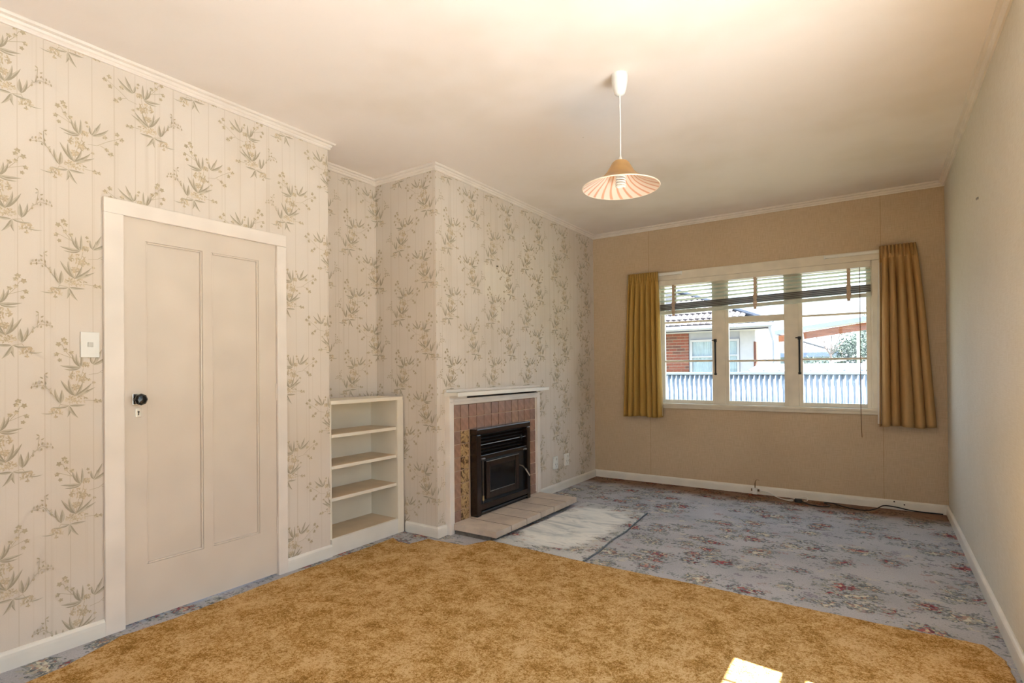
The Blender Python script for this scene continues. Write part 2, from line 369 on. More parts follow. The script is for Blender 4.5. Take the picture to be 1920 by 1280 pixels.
STEMS= [[(-0.01, -0.004), (-0.04, 0.034), (-0.065, 0.067), (-0.079, 0.098)], [(-0.045, 0.038), (-0.075, 0.052), (-0.096, 0.061)], [(0.02, -0.037), (0.057, -0.031), (0.094, -0.002), (0.15, 0.033)], [(0.067, -0.027), (0.094, -0.037), (0.11, -0.051)], [(-0.084, -0.164), (-0.109, -0.128), (-0.123, -0.103), (-0.146, -0.081), (-0.18, -0.087)], [(-0.135, -0.095), (-0.139, -0.061), (-0.141, -0.032)], [(0.002, -0.154), (0.035, -0.156), (0.062, -0.161)], [(0.0, -0.007), (-0.005, -0.033), (-0.021, -0.075), (-0.031, -0.133)], [(-0.085, -0.168), (-0.054, -0.176)], [(-0.085, -0.168), (-0.104, -0.203)]]
FLOWERS= [(-0.072, 0.119, 0.0054), (-0.091, 0.099, 0.0054), (-0.065, 0.104, 0.0048), (-0.065, 0.073, 0.0048), (-0.099, 0.054, 0.0048), (-0.087, 0.029, 0.0042), (-0.045, 0.063, 0.0048), (0.015, 0.061, 0.0036), (0.02, 0.044, 0.0036), (0.086, 0.017, 0.0054), (0.136, 0.047, 0.0054), (0.155, 0.027, 0.0054), (0.133, 0.003, 0.0054), (0.094, -0.04, 0.0048), (0.11, -0.056, 0.006), (0.046, -0.159, 0.0054), (0.063, -0.16, 0.0042), (0.038, -0.074, 0.0036), (0.02, -0.061, 0.0036)]
BUDS= [(-0.18, -0.081), (-0.186, -0.095), (-0.169, -0.077), (-0.167, -0.091), (-0.16, -0.077), (-0.146, -0.052), (-0.139, -0.034), (-0.13, -0.049), (-0.148, -0.073), (-0.137, -0.078), (-0.146, -0.099), (-0.135, -0.098), (-0.118, -0.113), (-0.116, -0.121), (-0.125, -0.103)]
OCHRE= [(-0.018, -0.04, 0.035, 0.021), (0.007, 0.009, 0.019, 0.01), (-0.026, -0.147, 0.041, 0.019), (-0.102, -0.203, 0.024, 0.023), (-0.001, -0.059, 0.016, 0.013), (-0.026, -0.095, 0.022, 0.013)]
def motif_polys():
    P = []; rg = random.Random(3)            # (material index, polygon in u, v, layer)
    for cx, cy, a, b in OCHRE:
        for i in range(int(16+a*900)):
            t = rg.uniform(0, 2*PI); r = math.sqrt(rg.random()); u = cx+a*r*math.cos(t); v = cy+b*r*math.sin(t)
            al = rg.uniform(0, PI); L = rg.uniform(.004, .0085); w = L*rg.uniform(.3, .5); ca, sa = math.cos(al), math.sin(al)
            P.append((rg.choice((2, 2, 3, 4)), [(u+ca*L*x-sa*w*y, v+sa*L*x+ca*w*y) for x, y in ((-1, 0), (-.3, -1), (.5, -.8), (1, 0), (.4, .9), (-.4, .8))], 0))
    for st in STEMS:
        for (a, b), (c_, d) in zip(st, st[1:]):
            l = math.hypot(c_-a, d-b); nx, ny = -(d-b)/l*.0009, (c_-a)/l*.0009
            P.append((3, [(a+nx, b+ny), (a-nx, b-ny), (c_-nx, d-ny), (c_+nx, d+ny)], 1))
    def leaf(b, t, w, bend, mi, lay):
        dx, dy = t[0]-b[0], t[1]-b[1]; L = math.hypot(dx, dy); nx, ny = -dy/L, dx/L; n = 7; up_, dn = [], []
        for i in range(n+1):
            s = i/n; off = bend*L*4*s*(1-s)*0.5; hw = w*(math.sin(PI*min(1, s**0.75))**0.8)*(1-0.25*s)
            x, y = b[0]+dx*s+nx*off, b[1]+dy*s+ny*off
            up_.append((x+nx*hw, y+ny*hw)); dn.append((x-nx*hw, y-ny*hw))
        for i in range(n):                                    # upper half darker, lower half lighter, like the printed shading
            mid0 = ((up_[i][0]+dn[i][0])/2, (up_[i][1]+dn[i][1])/2); mid1 = ((up_[i+1][0]+dn[i+1][0])/2, (up_[i+1][1]+dn[i+1][1])/2)
            P.append((mi, [up_[i], mid0, mid1, up_[i+1]], lay)); P.append((1 if mi == 0 else mi, [mid0, dn[i], dn[i+1], mid1], lay))
    for i, (b, t, w) in enumerate(LEAVES):
        leaf(b, (b[0]+(t[0]-b[0])*1.12, b[1]+(t[1]-b[1])*1.12), 0.0076*w, (0.16 if t[0] < b[0] else -0.16)*(1 if i % 3 else .4), 0, 2)
    for x, y, r in FLOWERS:
        a0 = rg.uniform(0, 6)
        for j in range(5):
            a = a0+j*2*PI/5; leaf((x, y), (x+math.cos(a)*r*2.2, y+math.sin(a)*r*2.2), r*0.9, 0.1, rg.choice((3, 3, 4)), 3)
    for x, y in BUDS:
        a = rg.uniform(0.6, 2.8); leaf((x, y), (x+math.cos(a)*.013, y+math.sin(a)*.013), .0034, .1, rg.choice((1, 3, 3)), 3)
    return P
MOTIF = motif_polys()
m_print = [plain('print_leaf_dark', srgb(172, 160, 138), .65, .05, 40), plain('print_leaf_light', srgb(202, 190, 170), .65, .05, 40),
           plain('print_ochre', srgb(206, 186, 156), .65, .08, 40), plain('print_tan', srgb(190, 174, 146), .65, .05, 40), plain('print_pale', srgb(216, 200, 174), .65, .05, 40)]
def clip(poly, ax, val, keep_less):
    out = []; n = len(poly)
    for i in range(n):
        a, b = poly[i], poly[(i+1) % n]; ia = (a[ax] <= val) == keep_less or a[ax] == val; ib = (b[ax] <= val) == keep_less or b[ax] == val
        if ia: out.append(a)
        if ia != ib:
            t = (val-a[ax])/(b[ax]-a[ax]); out.append((a[0]+(b[0]-a[0])*t, a[1]+(b[1]-a[1])*t))
    return out
def print_on(wall, to3d, spots, regions):
    b = B(); b.keep = True
    for u0, v0, mir in spots:
        for pi_, (mi, poly, lay) in enumerate(MOTIF):
            pl = [(u0+(-x if mir else x), v0+y) for x, y in poly]
            us = [q_[0] for q_ in pl]; vs = [q_[1] for q_ in pl]
            for r0, r1, s0, s1 in regions:
                if max(us) <= r0 or min(us) >= r1 or max(vs) <= s0 or min(vs) >= s1: continue
                q_ = pl
                for ax, val, less in ((0, r0, False), (0, r1, True), (1, s0, False), (1, s1, True)):
                    if len(q_) >= 3: q_ = clip(q_, ax, val, less)
                if len(q_) >= 3:
                    b.poly([to3d(u, v, 0.0004+0.000003*pi_) for u, v in (q_ if not mir else q_[::-1])], mi)
    o = finish('floral_print', b, m_print, wall, weld=False); tag(o, 'faded grey-green and ochre printed sprays', kind='stuff')
zs = [0.195+0.53*i for i in range(-1, 6)]
left_sp = [(0.98+0.542*i, z, False) for i in range(-2, 4) for z in zs] + [(1.222+0.542*i, z+0.265, True) for i in range(-3, 3) for z in zs]
print_on(wall_left, lambda u, v, e: (e, u, v), left_sp, [(-0.2, 1.07, 0.06, 2.69), (1.07, 1.99, 2.03, 2.69), (1.99, YA, 0.06, 2.69)])
ch_sp = [(3.194+0.545*i, z, False) for i in range(-1, 6) for z in zs] + [(3.42+0.51*i, z+0.265, True) for i in range(-1, 6) for z in zs]
print_on(wall_chimney, lambda u, v, e: (XC+e, u, v), ch_sp, [(YC, 3.11, 0.06, 2.69), (3.11, 4.375, 1.04, 2.69), (4.375, YF-0.001, 0.06, 2.69)])
print_on(wall_chimney, lambda u, v, e: (u, YC-e, v), [(0.018, z, False) for z in zs]+[(0.20, z+0.265, True) for z in zs]+[(-0.325, z+0.265, True) for z in zs], [(XA, -0.001, 1.02, 2.69), (-0.001, XC, 0.06, 2.69)])
print_on(wall_alcove, lambda u, v, e: (XA+e, u, v), [(2.79, z, False) for z in zs]+[(2.965, z+0.265, True) for z in zs]+[(2.47, z+0.265, True) for z in zs], [(YA, YC-0.001, 1.02, 2.69)])

# ------------------------------------------------------------------ door
casing = B(); A0, A1, AZ = 1.055, 2.002, 2.051
for y0, y1, z0, z1 in ((A0, DY0+0.004, 0, DZ-0.004), (DY1-0.004, A1, 0, DZ-0.004), (A0, A1, DZ-0.004, AZ)): casing.box(0, 0.020, y0, y1, z0, z1, 0.004)
casing.box(-0.12, -0.045, DY0, DY0+0.02, 0, DZ).box(-0.12, -0.045, DY1-0.02, DY1, 0, DZ).box(-0.12, -0.045, DY0, DY1, DZ-0.02, DZ)
struct('trim_3', casing, m_trim)
door = thing('door_1', (-0.02, 1.539, 0.0), kind='structure')
L0, L1, LZ0, LZ1 = 1.1375, 1.9405, 0.012, 1.981
pans = ((1.237, 1.512), (1.560, 1.832)); pz0, pz1 = 0.277, 1.875
lf = B(); lf.box(-0.042, 0, L0, pans[0][0], LZ0, LZ1).box(-0.042, 0, pans[0][1], pans[1][0], pz0, pz1).box(-0.042, 0, pans[1][1], L1, LZ0, LZ1)
lf.box(-0.042, 0, pans[0][0], pans[1][1], LZ0, pz0).box(-0.042, 0, pans[0][0], pans[1][1], pz1, LZ1)
part('door_frame', lf, m_door, door)
for a, b_ in pans:
    part('door_panel', B().box(-0.036, -0.016, a, b_, pz0, pz1), m_door, door)
    mo = B()
    for y0, y1, z0, z1 in ((a, a+0.009, pz0, pz1), (b_-0.009, b_, pz0, pz1), (a+0.009, b_-0.009, pz0, pz0+0.009), (a+0.009, b_-0.009, pz1-0.009, pz1)): mo.box(-0.017, -0.004, y0, y1, z0, z1, 0.003)
    part('panel_moulding', mo, m_door, door)
kb = part('door_knob', B().lathe((0.0, 1.197, 1.094), [(0.009, 0.0), (0.009, 0.022), (0.022, 0.028), (0.0285, 0.040), (0.0285, 0.048), (0.020, 0.058), (0.0, 0.060)], 8, 'x'), m_blackgloss, door, label='black faceted knob')
part('knob_rose', B().box(0.0, 0.006, 1.176, 1.216, 1.066, 1.122, 0.002), m_chrome, kb, label='chrome backplate')
kp = part('keyhole_plate', B().box(0.0, 0.003, 1.190, 1.214, 1.006, 1.050, 0.001), m_chrome, door, label='chrome keyhole plate')
part('keyhole', B().lathe((0.003, 1.202, 1.032), [(0.0045, 0), (0.0045, 0.0008)], 10, 'x').box(0.003, 0.0038, 1.2000, 1.2040, 1.016, 1.032), m_black, kp)
part('strike_plate', B().box(-0.004, 0.0005, 1.1335, 1.1368, 0.985, 1.135), m_steel, door, label='dark steel lock edge')
for z in (1.80, 1.10, 0.30):
    part('hinge', B().tube([(0.004, 1.9425, z-0.05), (0.004, 1.9425, z+0.05)], 0.006, 10), m_trim, door, True)

# light switch
sw = thing('light_switch', (0.001, 1.003, 1.297), 'white square light switch plate on floral wall beside the door', 'light switch')
part('plate', B().box(0.001, 0.009, 0.968, 1.040, 1.297, 1.413, 0.002), m_white, sw)
part('rocker', B().box(0.008, 0.013, 0.994, 1.015, 1.345, 1.366, 0.0015), m_grey, sw)

# ------------------------------------------------------------------ alcove bookshelf
bs = thing('built_in_bookshelf', (-0.14, 2.66, 0), 'cream built-in bookshelf with four open shelves in the alcove', 'bookshelf')
x0, y0, y1 = XA+0.004, YA+0.004, YC-0.003
part('back_panel', B().box(x0, x0+0.008, y0, y1, 0.02, 1.0), m_shelf, bs)
part('side_panel', B().box(x0, -0.006, y0, y0+0.014, 0.0, 1.0), m_shelf, bs)
part('side_panel', B().box(x0, -0.006, 2.928, y1, 0.0, 1.0), m_shelf, bs)
part('top_board', B().box(x0, 0.008, y0, 2.985, 0.998, 1.024, 0.003), m_shelf, bs)
for z in (0.797, 0.588, 0.376):
    sh = part('shelf', B().box(x0+0.008, -0.004, y0+0.012, 2.930, z-0.022, z, 0.002), m_shelf, bs)
    part('shelf_surface', B().box(x0+0.009, -0.008, y0+0.014, 2.928, z, z+0.0008), m_shelftop, sh)
bo = part('bottom_shelf', B().box(x0+0.008, -0.002, y0+0.012, 2.930, 0.085, 0.110), m_shelf, bs)
part('shelf_surface', B().box(x0+0.009, -0.006, y0+0.014, 2.928, 0.110, 0.1108), m_shelftop, bo)
part('face_stile', B().box(-0.008, 0.012, 2.925, 2.985, 0.0, 1.0, 0.003), m_shelf, bs)
part('plinth', B().box(-0.012, 0.010, YA+0.004, 2.93, 0.0, 0.108, 0.002), m_skirt, bs)

# ------------------------------------------------------------------ fireplace
def tile_mat():
    k = NT('brown_glazed_tile'); oi = k.n('ObjectInfo').outputs['Random']; v = k.noise(k.pos(), 22.0, 3.0, 0.6)
    c1 = k.ramp(oi, [(0.0, srgb(166, 126, 108)), (0.3, srgb(180, 138, 114)), (0.55, srgb(158, 126, 114)), (0.8, srgb(186, 146, 118)), (1.0, srgb(148, 118, 110))])
    c = k.mix(k.ramp(v, [(0.35, (0, 0, 0)), (0.75, (0.55, 0.55, 0.55))]), c1, srgb(112, 80, 70))
    k.col(c); k.rough(0.3); return k.m
def deco_mat():
    k = NT('patterned_tan_tile'); oi = k.n('ObjectInfo').outputs['Random']
    p = k.n('VectorMath', operation='ADD'); k.set(p.inputs[0], k.pos()); k.set(p.inputs[1], k.comb(k.math('MULTIPLY', oi, 9.0), k.math('MULTIPLY', oi, 5.0), 0.0))
    v = k.noise(p.outputs[0], 24.0, 2.0, 0.5, 1.2)
    k.col(k.ramp(v, [(0.38, srgb(92, 66, 42)), (0.46, srgb(176, 142, 98)), (0.62, srgb(206, 176, 130)), (0.72, srgb(140, 108, 70))])); k.rough(0.35); return k.m
m_tile, m_deco = tile_mat(), deco_mat()
m_grout = plain('grout', srgb(206, 176, 148), 0.8)
fp = thing('fireplace_surround', (XC+0.02, 3.74, 0), 'cream wooden mantelpiece around brown glazed tiles on the chimney wall', 'fireplace')
gb = part('grout_bed', B().box(XC, XC+0.024, 3.135, 4.338, 0.03, 0.958), m_grout, fp)
tb = B().box(0, 0.008, -0.0470, 0.0470, -0.0470, 0.0470, 0.002); tmesh = finish('tile', tb, m_tile, None)
td = B().box(0, 0.008, -0.0470, 0.0470, -0.0470, 0.0470, 0.002); dmesh = finish('tile', td, m_deco, None)
rg = random.Random(5)
for r in range(9):
    for c_ in range(12):
        if r >= 2 and 2 <= c_ <= 9: continue
        src = dmesh if (r >= 2 and c_ in (1, 10)) else tmesh
        loc = Vector((XC+0.022+rg.uniform(0, 0.002), 3.188+0.1*c_, 0.906-0.1*r)) - Vector(ORG[fp.name])
        clone(src, 'tile', fp, loc, (rg.uniform(-.01, .01), rg.uniform(-.012, .012), rg.uniform(-.012, .012)))
bpy.data.objects.remove(tmesh); bpy.data.objects.remove(dmesh)
for y0, y1, yi in ((3.089, 3.138, 3.138), (4.335, 4.386, 4.335)):
    part('side_trim', B().box(XC, XC+0.050, y0, y1, 0.0, 1.006, 0.004).box(XC, XC+0.036, min(yi, yi+0.012) if yi < 4 else yi-0.012, max(yi, yi+0.012) if yi < 4 else yi, 0.09, 0.958, 0.003), m_trim, fp)
part('top_trim', B().box(XC, XC+0.050, 3.138, 4.335, 0.958, 1.004, 0.004).box(XC, XC+0.056, 3.10, 4.375, 0.975, 0.986, 0.003), m_trim, fp)
part('shadow_gap', B().box(XC, XC+0.02, 3.10, 4.37, 1.004, 1.024), m_dark_fill, fp)  # solid dark strip in the gap, its shade given as colour
part('gap_block', B().box(XC, XC+0.046, 3.092, 3.30, 1.002, 1.0245, 0.002), m_trim, fp)
ms = part('mantel_shelf', B().box(XC, XC+0.135, 3.084, 4.412, 1.024, 1.054, 0.004), m_skirt, fp)
part('shelf_batten', B().box(XC, XC+0.022, 3.086, 4.43, 1.054, 1.072, 0.003), m_trim, ms)

# hearth of six concrete slabs
def stone_mat(name, c1, c2):
    k = NT(name); oi = k.n('ObjectInfo').outputs['Random']; v = k.noise(k.pos(), 120.0, 3.0, 0.7); v2 = k.noise(k.pos(), 9.0, 3.0)
    c = k.mix(k.smooth(v2, 0.35, 0.7), c1, c2); c = k.mix(k.math('MULTIPLY', oi, 0.35), c, srgb(212, 200, 190))
    c = k.mix(k.smooth(v, 0.62, 0.72), c, srgb(140, 122, 104)); k.col(c); k.rough(0.75); k.bump(v, 0.2, 0.003); return k.m
m_stone = stone_mat('hearth_slab_stone', srgb(208, 190, 170), srgb(190, 172, 156))
he = thing('hearth', (0.55, 3.74, 0), 'raised hearth of six pale stone slabs below the stove', 'hearth')
ys = [3.120, 3.318, 3.532, 3.742, 3.952, 4.160, 4.362]
for a, b_ in zip(ys, ys[1:]):
    part('slab', B().box(0.387, 0.772+rg.uniform(-.002, .002), a+0.004, b_-0.004, 0.034, 0.078, 0.002), m_stone, he)
part('mortar', B().box(0.390, 0.7665, 3.130, 4.352, 0.036, 0.0768), m_dark_fill, he)
part('back_fillet', B().box(0.3685, 0.388, 3.140, 4.333, 0.034, 0.076), m_stone, he)
part('base', B().box(0.388, 0.712, 3.140, 4.345, 0.0, 0.034), plain('hearth_base', srgb(120, 112, 104), 0.9, 0.15, 30), he)

# wood stove insert
st = thing('wood_stove', (0.40, 3.74, 0.078), 'black enamelled wood burner insert with glass door on the hearth', 'stove')
SX, SY0, SY1, SZ0, SZ1 = XC+0.102, 3.348, 4.128, 0.079, 0.757
part('firebox', B().box(XC+0.026, SX-0.055, SY0+0.05, SY1-0.05, 0.10, 0.70), m_cast, st)
part('hood', B().box(XC+0.032, SX, SY0, SY1, 0.713, SZ1, 0.006), m_enamel, st)
part('side_column', B().box(XC+0.032, SX-0.003, SY0+0.002, SY0+0.055, SZ0, 0.7125, 0.005), m_enamel, st)
part('side_column', B().box(XC+0.032, SX-0.003, SY1-0.050, SY1-0.002, SZ0, 0.7125, 0.005), m_enamel, st)
for i in range(6):
    z = 0.69-0.026*i
    part('louvre', B().bar((SX-0.035, SY0+0.055, z), (SX-0.035, SY1-0.05, z), 0.004, 0.026, (0.75, 0, 0.65)), m_enamel, st)
part('louvre_rod', B().tube([(SX-0.02, SY0+0.055, 0.628), (SX-0.02, SY1-0.05, 0.630)], 0.004, 8), m_steel, st, True)
part('control_knob', B().lathe((SX-0.03, 4.00, 0.632), [(0.018, 0), (0.018, 0.016), (0.012, 0.022), (0, 0.022)], 16, 'x'), m_black, st, True)
part('front_plate', B().box(SX-0.055, SX-0.028, SY0+0.055, SY1-0.05, 0.10, 0.545), m_cast, st)
part('top_rail', B().box(SX-0.05, SX-0.010, SY0+0.053, SY1-0.048, 0.512, 0.548, 0.004), m_enamel, st)
for y in (SY0+0.062, SY1-0.105):
    part('hinge_tab', B().box(SX-0.02, SX-0.002, y, y+0.05, 0.512, 0.526, 0.004), m_steel, st)
dr = B(); q0, q1, r0, r1 = 3.475, 3.945, 0.195, 0.495
for a, b_, c_, d_ in ((q0, q0+0.05, r0, r1), (q1-0.05, q1, r0, r1), (q0+0.05, q1-0.05, r0, r0+0.05), (q0+0.05, q1-0.05, r1-0.05, r1)): dr.box(SX-0.03, SX-0.006, a, b_, c_, d_, 0.005)
sd = part('stove_door', dr, m_enamel, st)
part('door_glass', B().box(SX-0.022, SX-0.016, q0+0.045, q1-0.045, r0+0.045, r1-0.045), m_stoveglass, sd)
be = B()
for a, b_, c_, d_ in ((q0+0.05, q0+0.055, r0+0.05, r1-0.05), (q1-0.055, q1-0.05, r0+0.05, r1-0.05), (q0+0.05, q1-0.05, r0+0.05, r0+0.055)): be.box(SX-0.014, SX-0.010, a, b_, c_, d_, 0.001)
part('glass_bead', be, m_steel, sd)
part('top_edge_strip', B().box(SX-0.008, SX-0.002, q0, q1, r1-0.006, r1, 0.002), m_steel, sd)
hd = part('door_handle', B().tube([(SX-0.006, 3.955, 0.395), (SX+0.012, 3.975, 0.385), (SX+0.018, 4.01, 0.355)], 0.005, 8), m_steel, sd, True)
part('spring_grip', B().tube([(SX+0.018+0.0006*i, 4.01+0.0045*i, 0.355-0.0055*i) for i in range(13)], [0.007, 0.009]*6+[0.007], 10), m_chrome, hd, True)
part('hinge_rod', B().tube([(SX-0.012, 3.437, 0.175), (SX-0.012, 3.437, 0.505)], 0.0045, 8), m_steel, st, True)
part('hinge_pin', B().lathe((SX-0.012, 3.437, 0.20), [(0.0, -0.012), (0.009, -0.008), (0.009, 0.03), (0.0, 0.036)], 10), m_brass, st, True)
part('ash_lip', B().box(SX-0.05, SX-0.004, SY0+0.053, SY1-0.048, 0.122, 0.168, 0.004), m_enamel, st)
part('ash_rail', B().tube([(SX-0.01, SY0+0.06, 0.104), (SX-0.01, SY1-0.055, 0.104)], 0.008, 8), m_cast, st, True)
part('toe_plate', B().box(SX-0.05, SX-0.022, SY0+0.053, SY1-0.048, SZ0, 0.12), m_cast, st)

# power outlets on the chimney wall
for (a, b_, z0, z1), lab in (((4.700, 4.772, 0.228, 0.350), 'white power outlet nearest the fireplace'), ((4.935, 5.007, 0.230, 0.350), 'white power outlet nearest the far corner')):
    t_ = thing('power_outlet', (XC, (a+b_)/2, z0), lab, 'power outlet', 'outlets on the chimney wall')
    pl = part('plate', B().box(XC+0.0005, XC+0.022, a, b_, z0, z1, 0.003), m_white, t_)
    part('switch', B().box(XC+0.021, XC+0.027, a+0.028, a+0.044, z1-0.035, z1-0.012, 0.002), m_grey, t_)
    part('socket', B().box(XC+0.0215, XC+0.0225, a+0.016, a+0.020, z0+0.04, z0+0.055).box(XC+0.0215, XC+0.0225, a+0.050, a+0.054, z0+0.04, z0+0.055).box(XC+0.0215, XC+0.0225, a+0.034, a+0.037, z0+0.02, z0+0.034), m_steel, t_)

# ------------------------------------------------------------------ pendant lamp
LX, LY = 1.928, 2.638
lp = thing('pendant_lamp', (LX, LY, ZC), 'pendant lamp with flared shade hanging from the ceiling', 'pendant lamp')
part('ceiling_rose', B().lathe((LX, LY, 0), [(0.042, ZC), (0.042, 2.712), (0.040, 2.690), (0.034, 2.655), (0.026, 2.632), (0.012, 2.622), (0.0, 2.621)], 32), m_white, lp, True)
part('cord', B().tube([(LX, LY, 2.625), (LX+0.001, LY, 2.45), (LX, LY, 2.296)], 0.0032, 8), m_white, lp, True)
part('cord_grip', B().lathe((LX, LY, 0), [(0.0, 2.312), (0.004, 2.310), (0.010, 2.292), (0.012, 2.284)], 16), m_white, lp, True)
k = NT('shade_swirl'); p = k.sep(k.pos())
ang = k.math('ARCTAN2', p[1], p[0]); rad = k.math('SQRT', k.math('ADD', k.math('MULTIPLY', p[0], p[0]), k.math('MULTIPLY', p[1], p[1])))
ph = k.math('ADD', k.math('MULTIPLY', ang, 22.0/(2*PI)), k.math('MULTIPLY', rad, 9.0))
fr_ = k.math('ABSOLUTE', k.math('SUBTRACT', k.math('FRACT', ph), 0.5))
c = k.mix(k.math('SUBTRACT', 1.0, k.smooth(fr_, 0.10, 0.20)), srgb(252, 234, 220), srgb(232, 178, 148))
k.col(c); k.rough(0.35); m_swirl = k.m
k.b.inputs['Transmission Weight'].default_value = 0.0
m_shade = plain('shade_outer', srgb(178, 138, 84), 0.4, 0.08, 12)
prof = [(0.020, 2.288), (0.034, 2.284), (0.044, 2.274), (0.056, 2.252), (0.072, 2.226), (0.094, 2.203), (0.122, 2.185), (0.152, 2.170), (0.178, 2.158), (0.194, 2.150)]
s_o = part('shade', B().lathe((LX, LY, 0), prof, 64, 'z', False), m_shade, lp, True, label='tan outer shade')
b_ = B(); b_.lathe((LX, LY, 0), [(r-0.001 if r > .19 else r-0.002, z-0.003) for r, z in prof], 64, 'z', False)
part('shade_lining', b_, m_swirl, s_o, True, label='cream lining with pink swirl stripes')
ri = B().tube([(LX+0.194*math.cos(a), LY+0.194*math.sin(a), 2.149) for a in [2*PI*i/64 for i in range(65)]], 0.0032, 8)
part('shade_rim', ri, plain('rim_glass', srgb(250, 232, 214), 0.3, 0.02), s_o, True)
bu = part('bulb_base', B().lathe((LX, LY, 0), [(0.018, 2.284), (0.018, 2.250), (0.024, 2.244), (0.026, 2.222), (0.022, 2.214), (0, 2.214)], 24), m_white, lp, True)
hx = [(LX+0.022*math.cos(t_), LY+0.022*math.sin(t_), 2.216-0.0115*t_/(2*PI)*1.15) for t_ in [i*2*PI/16 for i in range(16*5+1)]]
part('bulb_spiral', B().tube(hx, 0.0048, 8), plain('bulb_glass', srgb(250, 250, 246), 0.25, 0.01), bu, True)

# ------------------------------------------------------------------ far window
win = thing('window_1', (2.03, YF+0.05, WZ0), kind='structure')
ar = B()
for x0_, x1_, z0_, z1_ in ((WX0-0.055, WX0+0.008, WZ0+0.0045, WZ1-0.002), (WX1-0.008, WX1+0.052, WZ0+0.0045, WZ1-0.002), (WX0-0.055, WX1+0.052, WZ1-0.002, WZ1+0.085)):
    ar.box(x0_, x1_, YF-0.018, YF, z0_, z1_, 0.004)
part('architrave', ar, m_winframe, win)
part('sill', B().box(WX0-0.06, WX1+0.055, YF-0.030, YF+0.10, WZ0-0.020, WZ0+0.004, 0.004).box(WX0-0.05, WX1+0.045, YF-0.016, YF, WZ0-0.048, WZ0-0.020, 0.004), m_winframe, win)
jm = B(); FY0, FY1 = YF+0.02, YF+0.10
jm.box(WX0, WX0+0.018, YF, YF+T, WZ0, WZ1).box(WX1-0.018, WX1, YF, YF+T, WZ0, WZ1).box(WX0, WX1, YF, YF+T, WZ1-0.02, WZ1)
part('frame', jm, m_winframe, win)
for x in (1.660, 2.312): part('mullion', B().box(x, x+0.092, FY0+0.004, FY1, WZ0, WZ1-0.02, 0.003), m_winframe, win)
def sash(x0_, x1_, z0_, z1_, bars, sw_, top=0.04, bot=0.036):
    b = B(); yA, yB = YF+0.034, YF+0.074
    for a, e, c_, d_ in ((x0_, x0_+sw_, z0_, z1_), (x1_-sw_, x1_, z0_, z1_), (x0_+sw_, x1_-sw_, z0_, z0_+bot), (x0_+sw_, x1_-sw_, z1_-top, z1_)): b.box(a, e, yA, yB, c_, d_, 0.003)
    s_ = part('sash', b, m_winframe, win)
    zz = [z0_+bot]+list(bars)+[z1_-top]
    for z in bars: part('glazing_bar', B().box(x0_+sw_, x1_-sw_, yA+0.004, yB-0.004, z-0.0095, z+0.0095, 0.003), m_winframe, s_)
    for a, e in zip(zz, zz[1:]): part('pane', B().box(x0_+sw_-0.003, x1_-sw_+0.003, YF+0.053, YF+0.056, a-0.002, e+0.002), m_glass, s_)
    return s_
s1 = sash(WX0+0.018, 1.662, WZ0+0.004, 2.115, (1.287, 1.695), 0.038)
s2 = sash(1.750, 2.314, WZ0+0.004, 1.700, (1.281,), 0.034, 0.042)
s3 = sash(1.750, 2.314, 1.700, 2.115, (), 0.034, 0.04, 0.018)
s4 = sash(2.402, WX1-0.018, WZ0+0.004, 2.115, (1.286, 1.688), 0.034)
for s_, x, z0_, z1_ in ((s1, 1.657, 1.141, 1.504), (s4, 2.410, 1.148, 1.50)):
    f = B().tube([(x, YF+0.020, z0_), (x, YF+0.020, z1_)], 0.0085, 8).box(x-0.014, x+0.014, YF+0.016, YF+0.036, z1_-0.03, z1_, 0.003).box(x-0.012, x+0.012, YF+0.016, YF+0.036, z0_, z0_+0.022, 0.003)
    f.tube([(x, YF+0.018, z1_-0.012), (x-0.03, YF+0.004, z1_-0.012)], 0.005, 8)
    part('casement_stay', f, m_black, s_, label='black metal casement stay')

# side window (behind the right edge of the frame): lets in the sun
w2 = thing('window_2', (XR+0.05, (RY0+RY1)/2, RZ0), kind='structure')
a2_ = B()
for y0_, y1_, z0_, z1_ in ((RY0-0.05, RY0+0.004, RZ0-0.05, RZ1+0.06), (RY1-0.004, RY1+0.05, RZ0-0.05, RZ1+0.06), (RY0, RY1, RZ1-0.004, RZ1+0.06), (RY0, RY1, RZ0-0.05, RZ0+0.004)): a2_.box(XR-0.018, XR, y0_, y1_, z0_, z1_, 0.003)
part('architrave', a2_, m_winframe, w2)
f2 = B(); xa, xb = XR+0.03, XR+0.08
for y0_, y1_, z0_, z1_ in ((RY0, RY0+0.04, RZ0, RZ1), (RY1-0.03, RY1, RZ0, RZ1), (RY0, RY1, RZ0, RZ0+0.05), (RY0, RY1, RZ1-0.03, RZ1)): f2.box(xa, xb, y0_, y1_, z0_, z1_)
part('frame', f2, m_winframe, w2)
part('transom', B().box(xa, xb, RY0+0.04, RY1-0.03, 1.555, 1.635), m_winframe, w2)
for y in (0.90, 1.60): part('mullion', B().box(xa, xb, y-0.03, y+0.03, RZ0+0.05, RZ1-0.03), m_winframe, w2)
part('glazing_bar', B().box(xa+0.01, xb-0.01, 2.105, 2.122, RZ0+0.05, RZ1-0.03), m_winframe, w2)
part('pane', B().box(XR+0.053, XR+0.056, RY0+0.03, RY1-0.02, RZ0+0.04, RZ1-0.02), m_glass, w2)

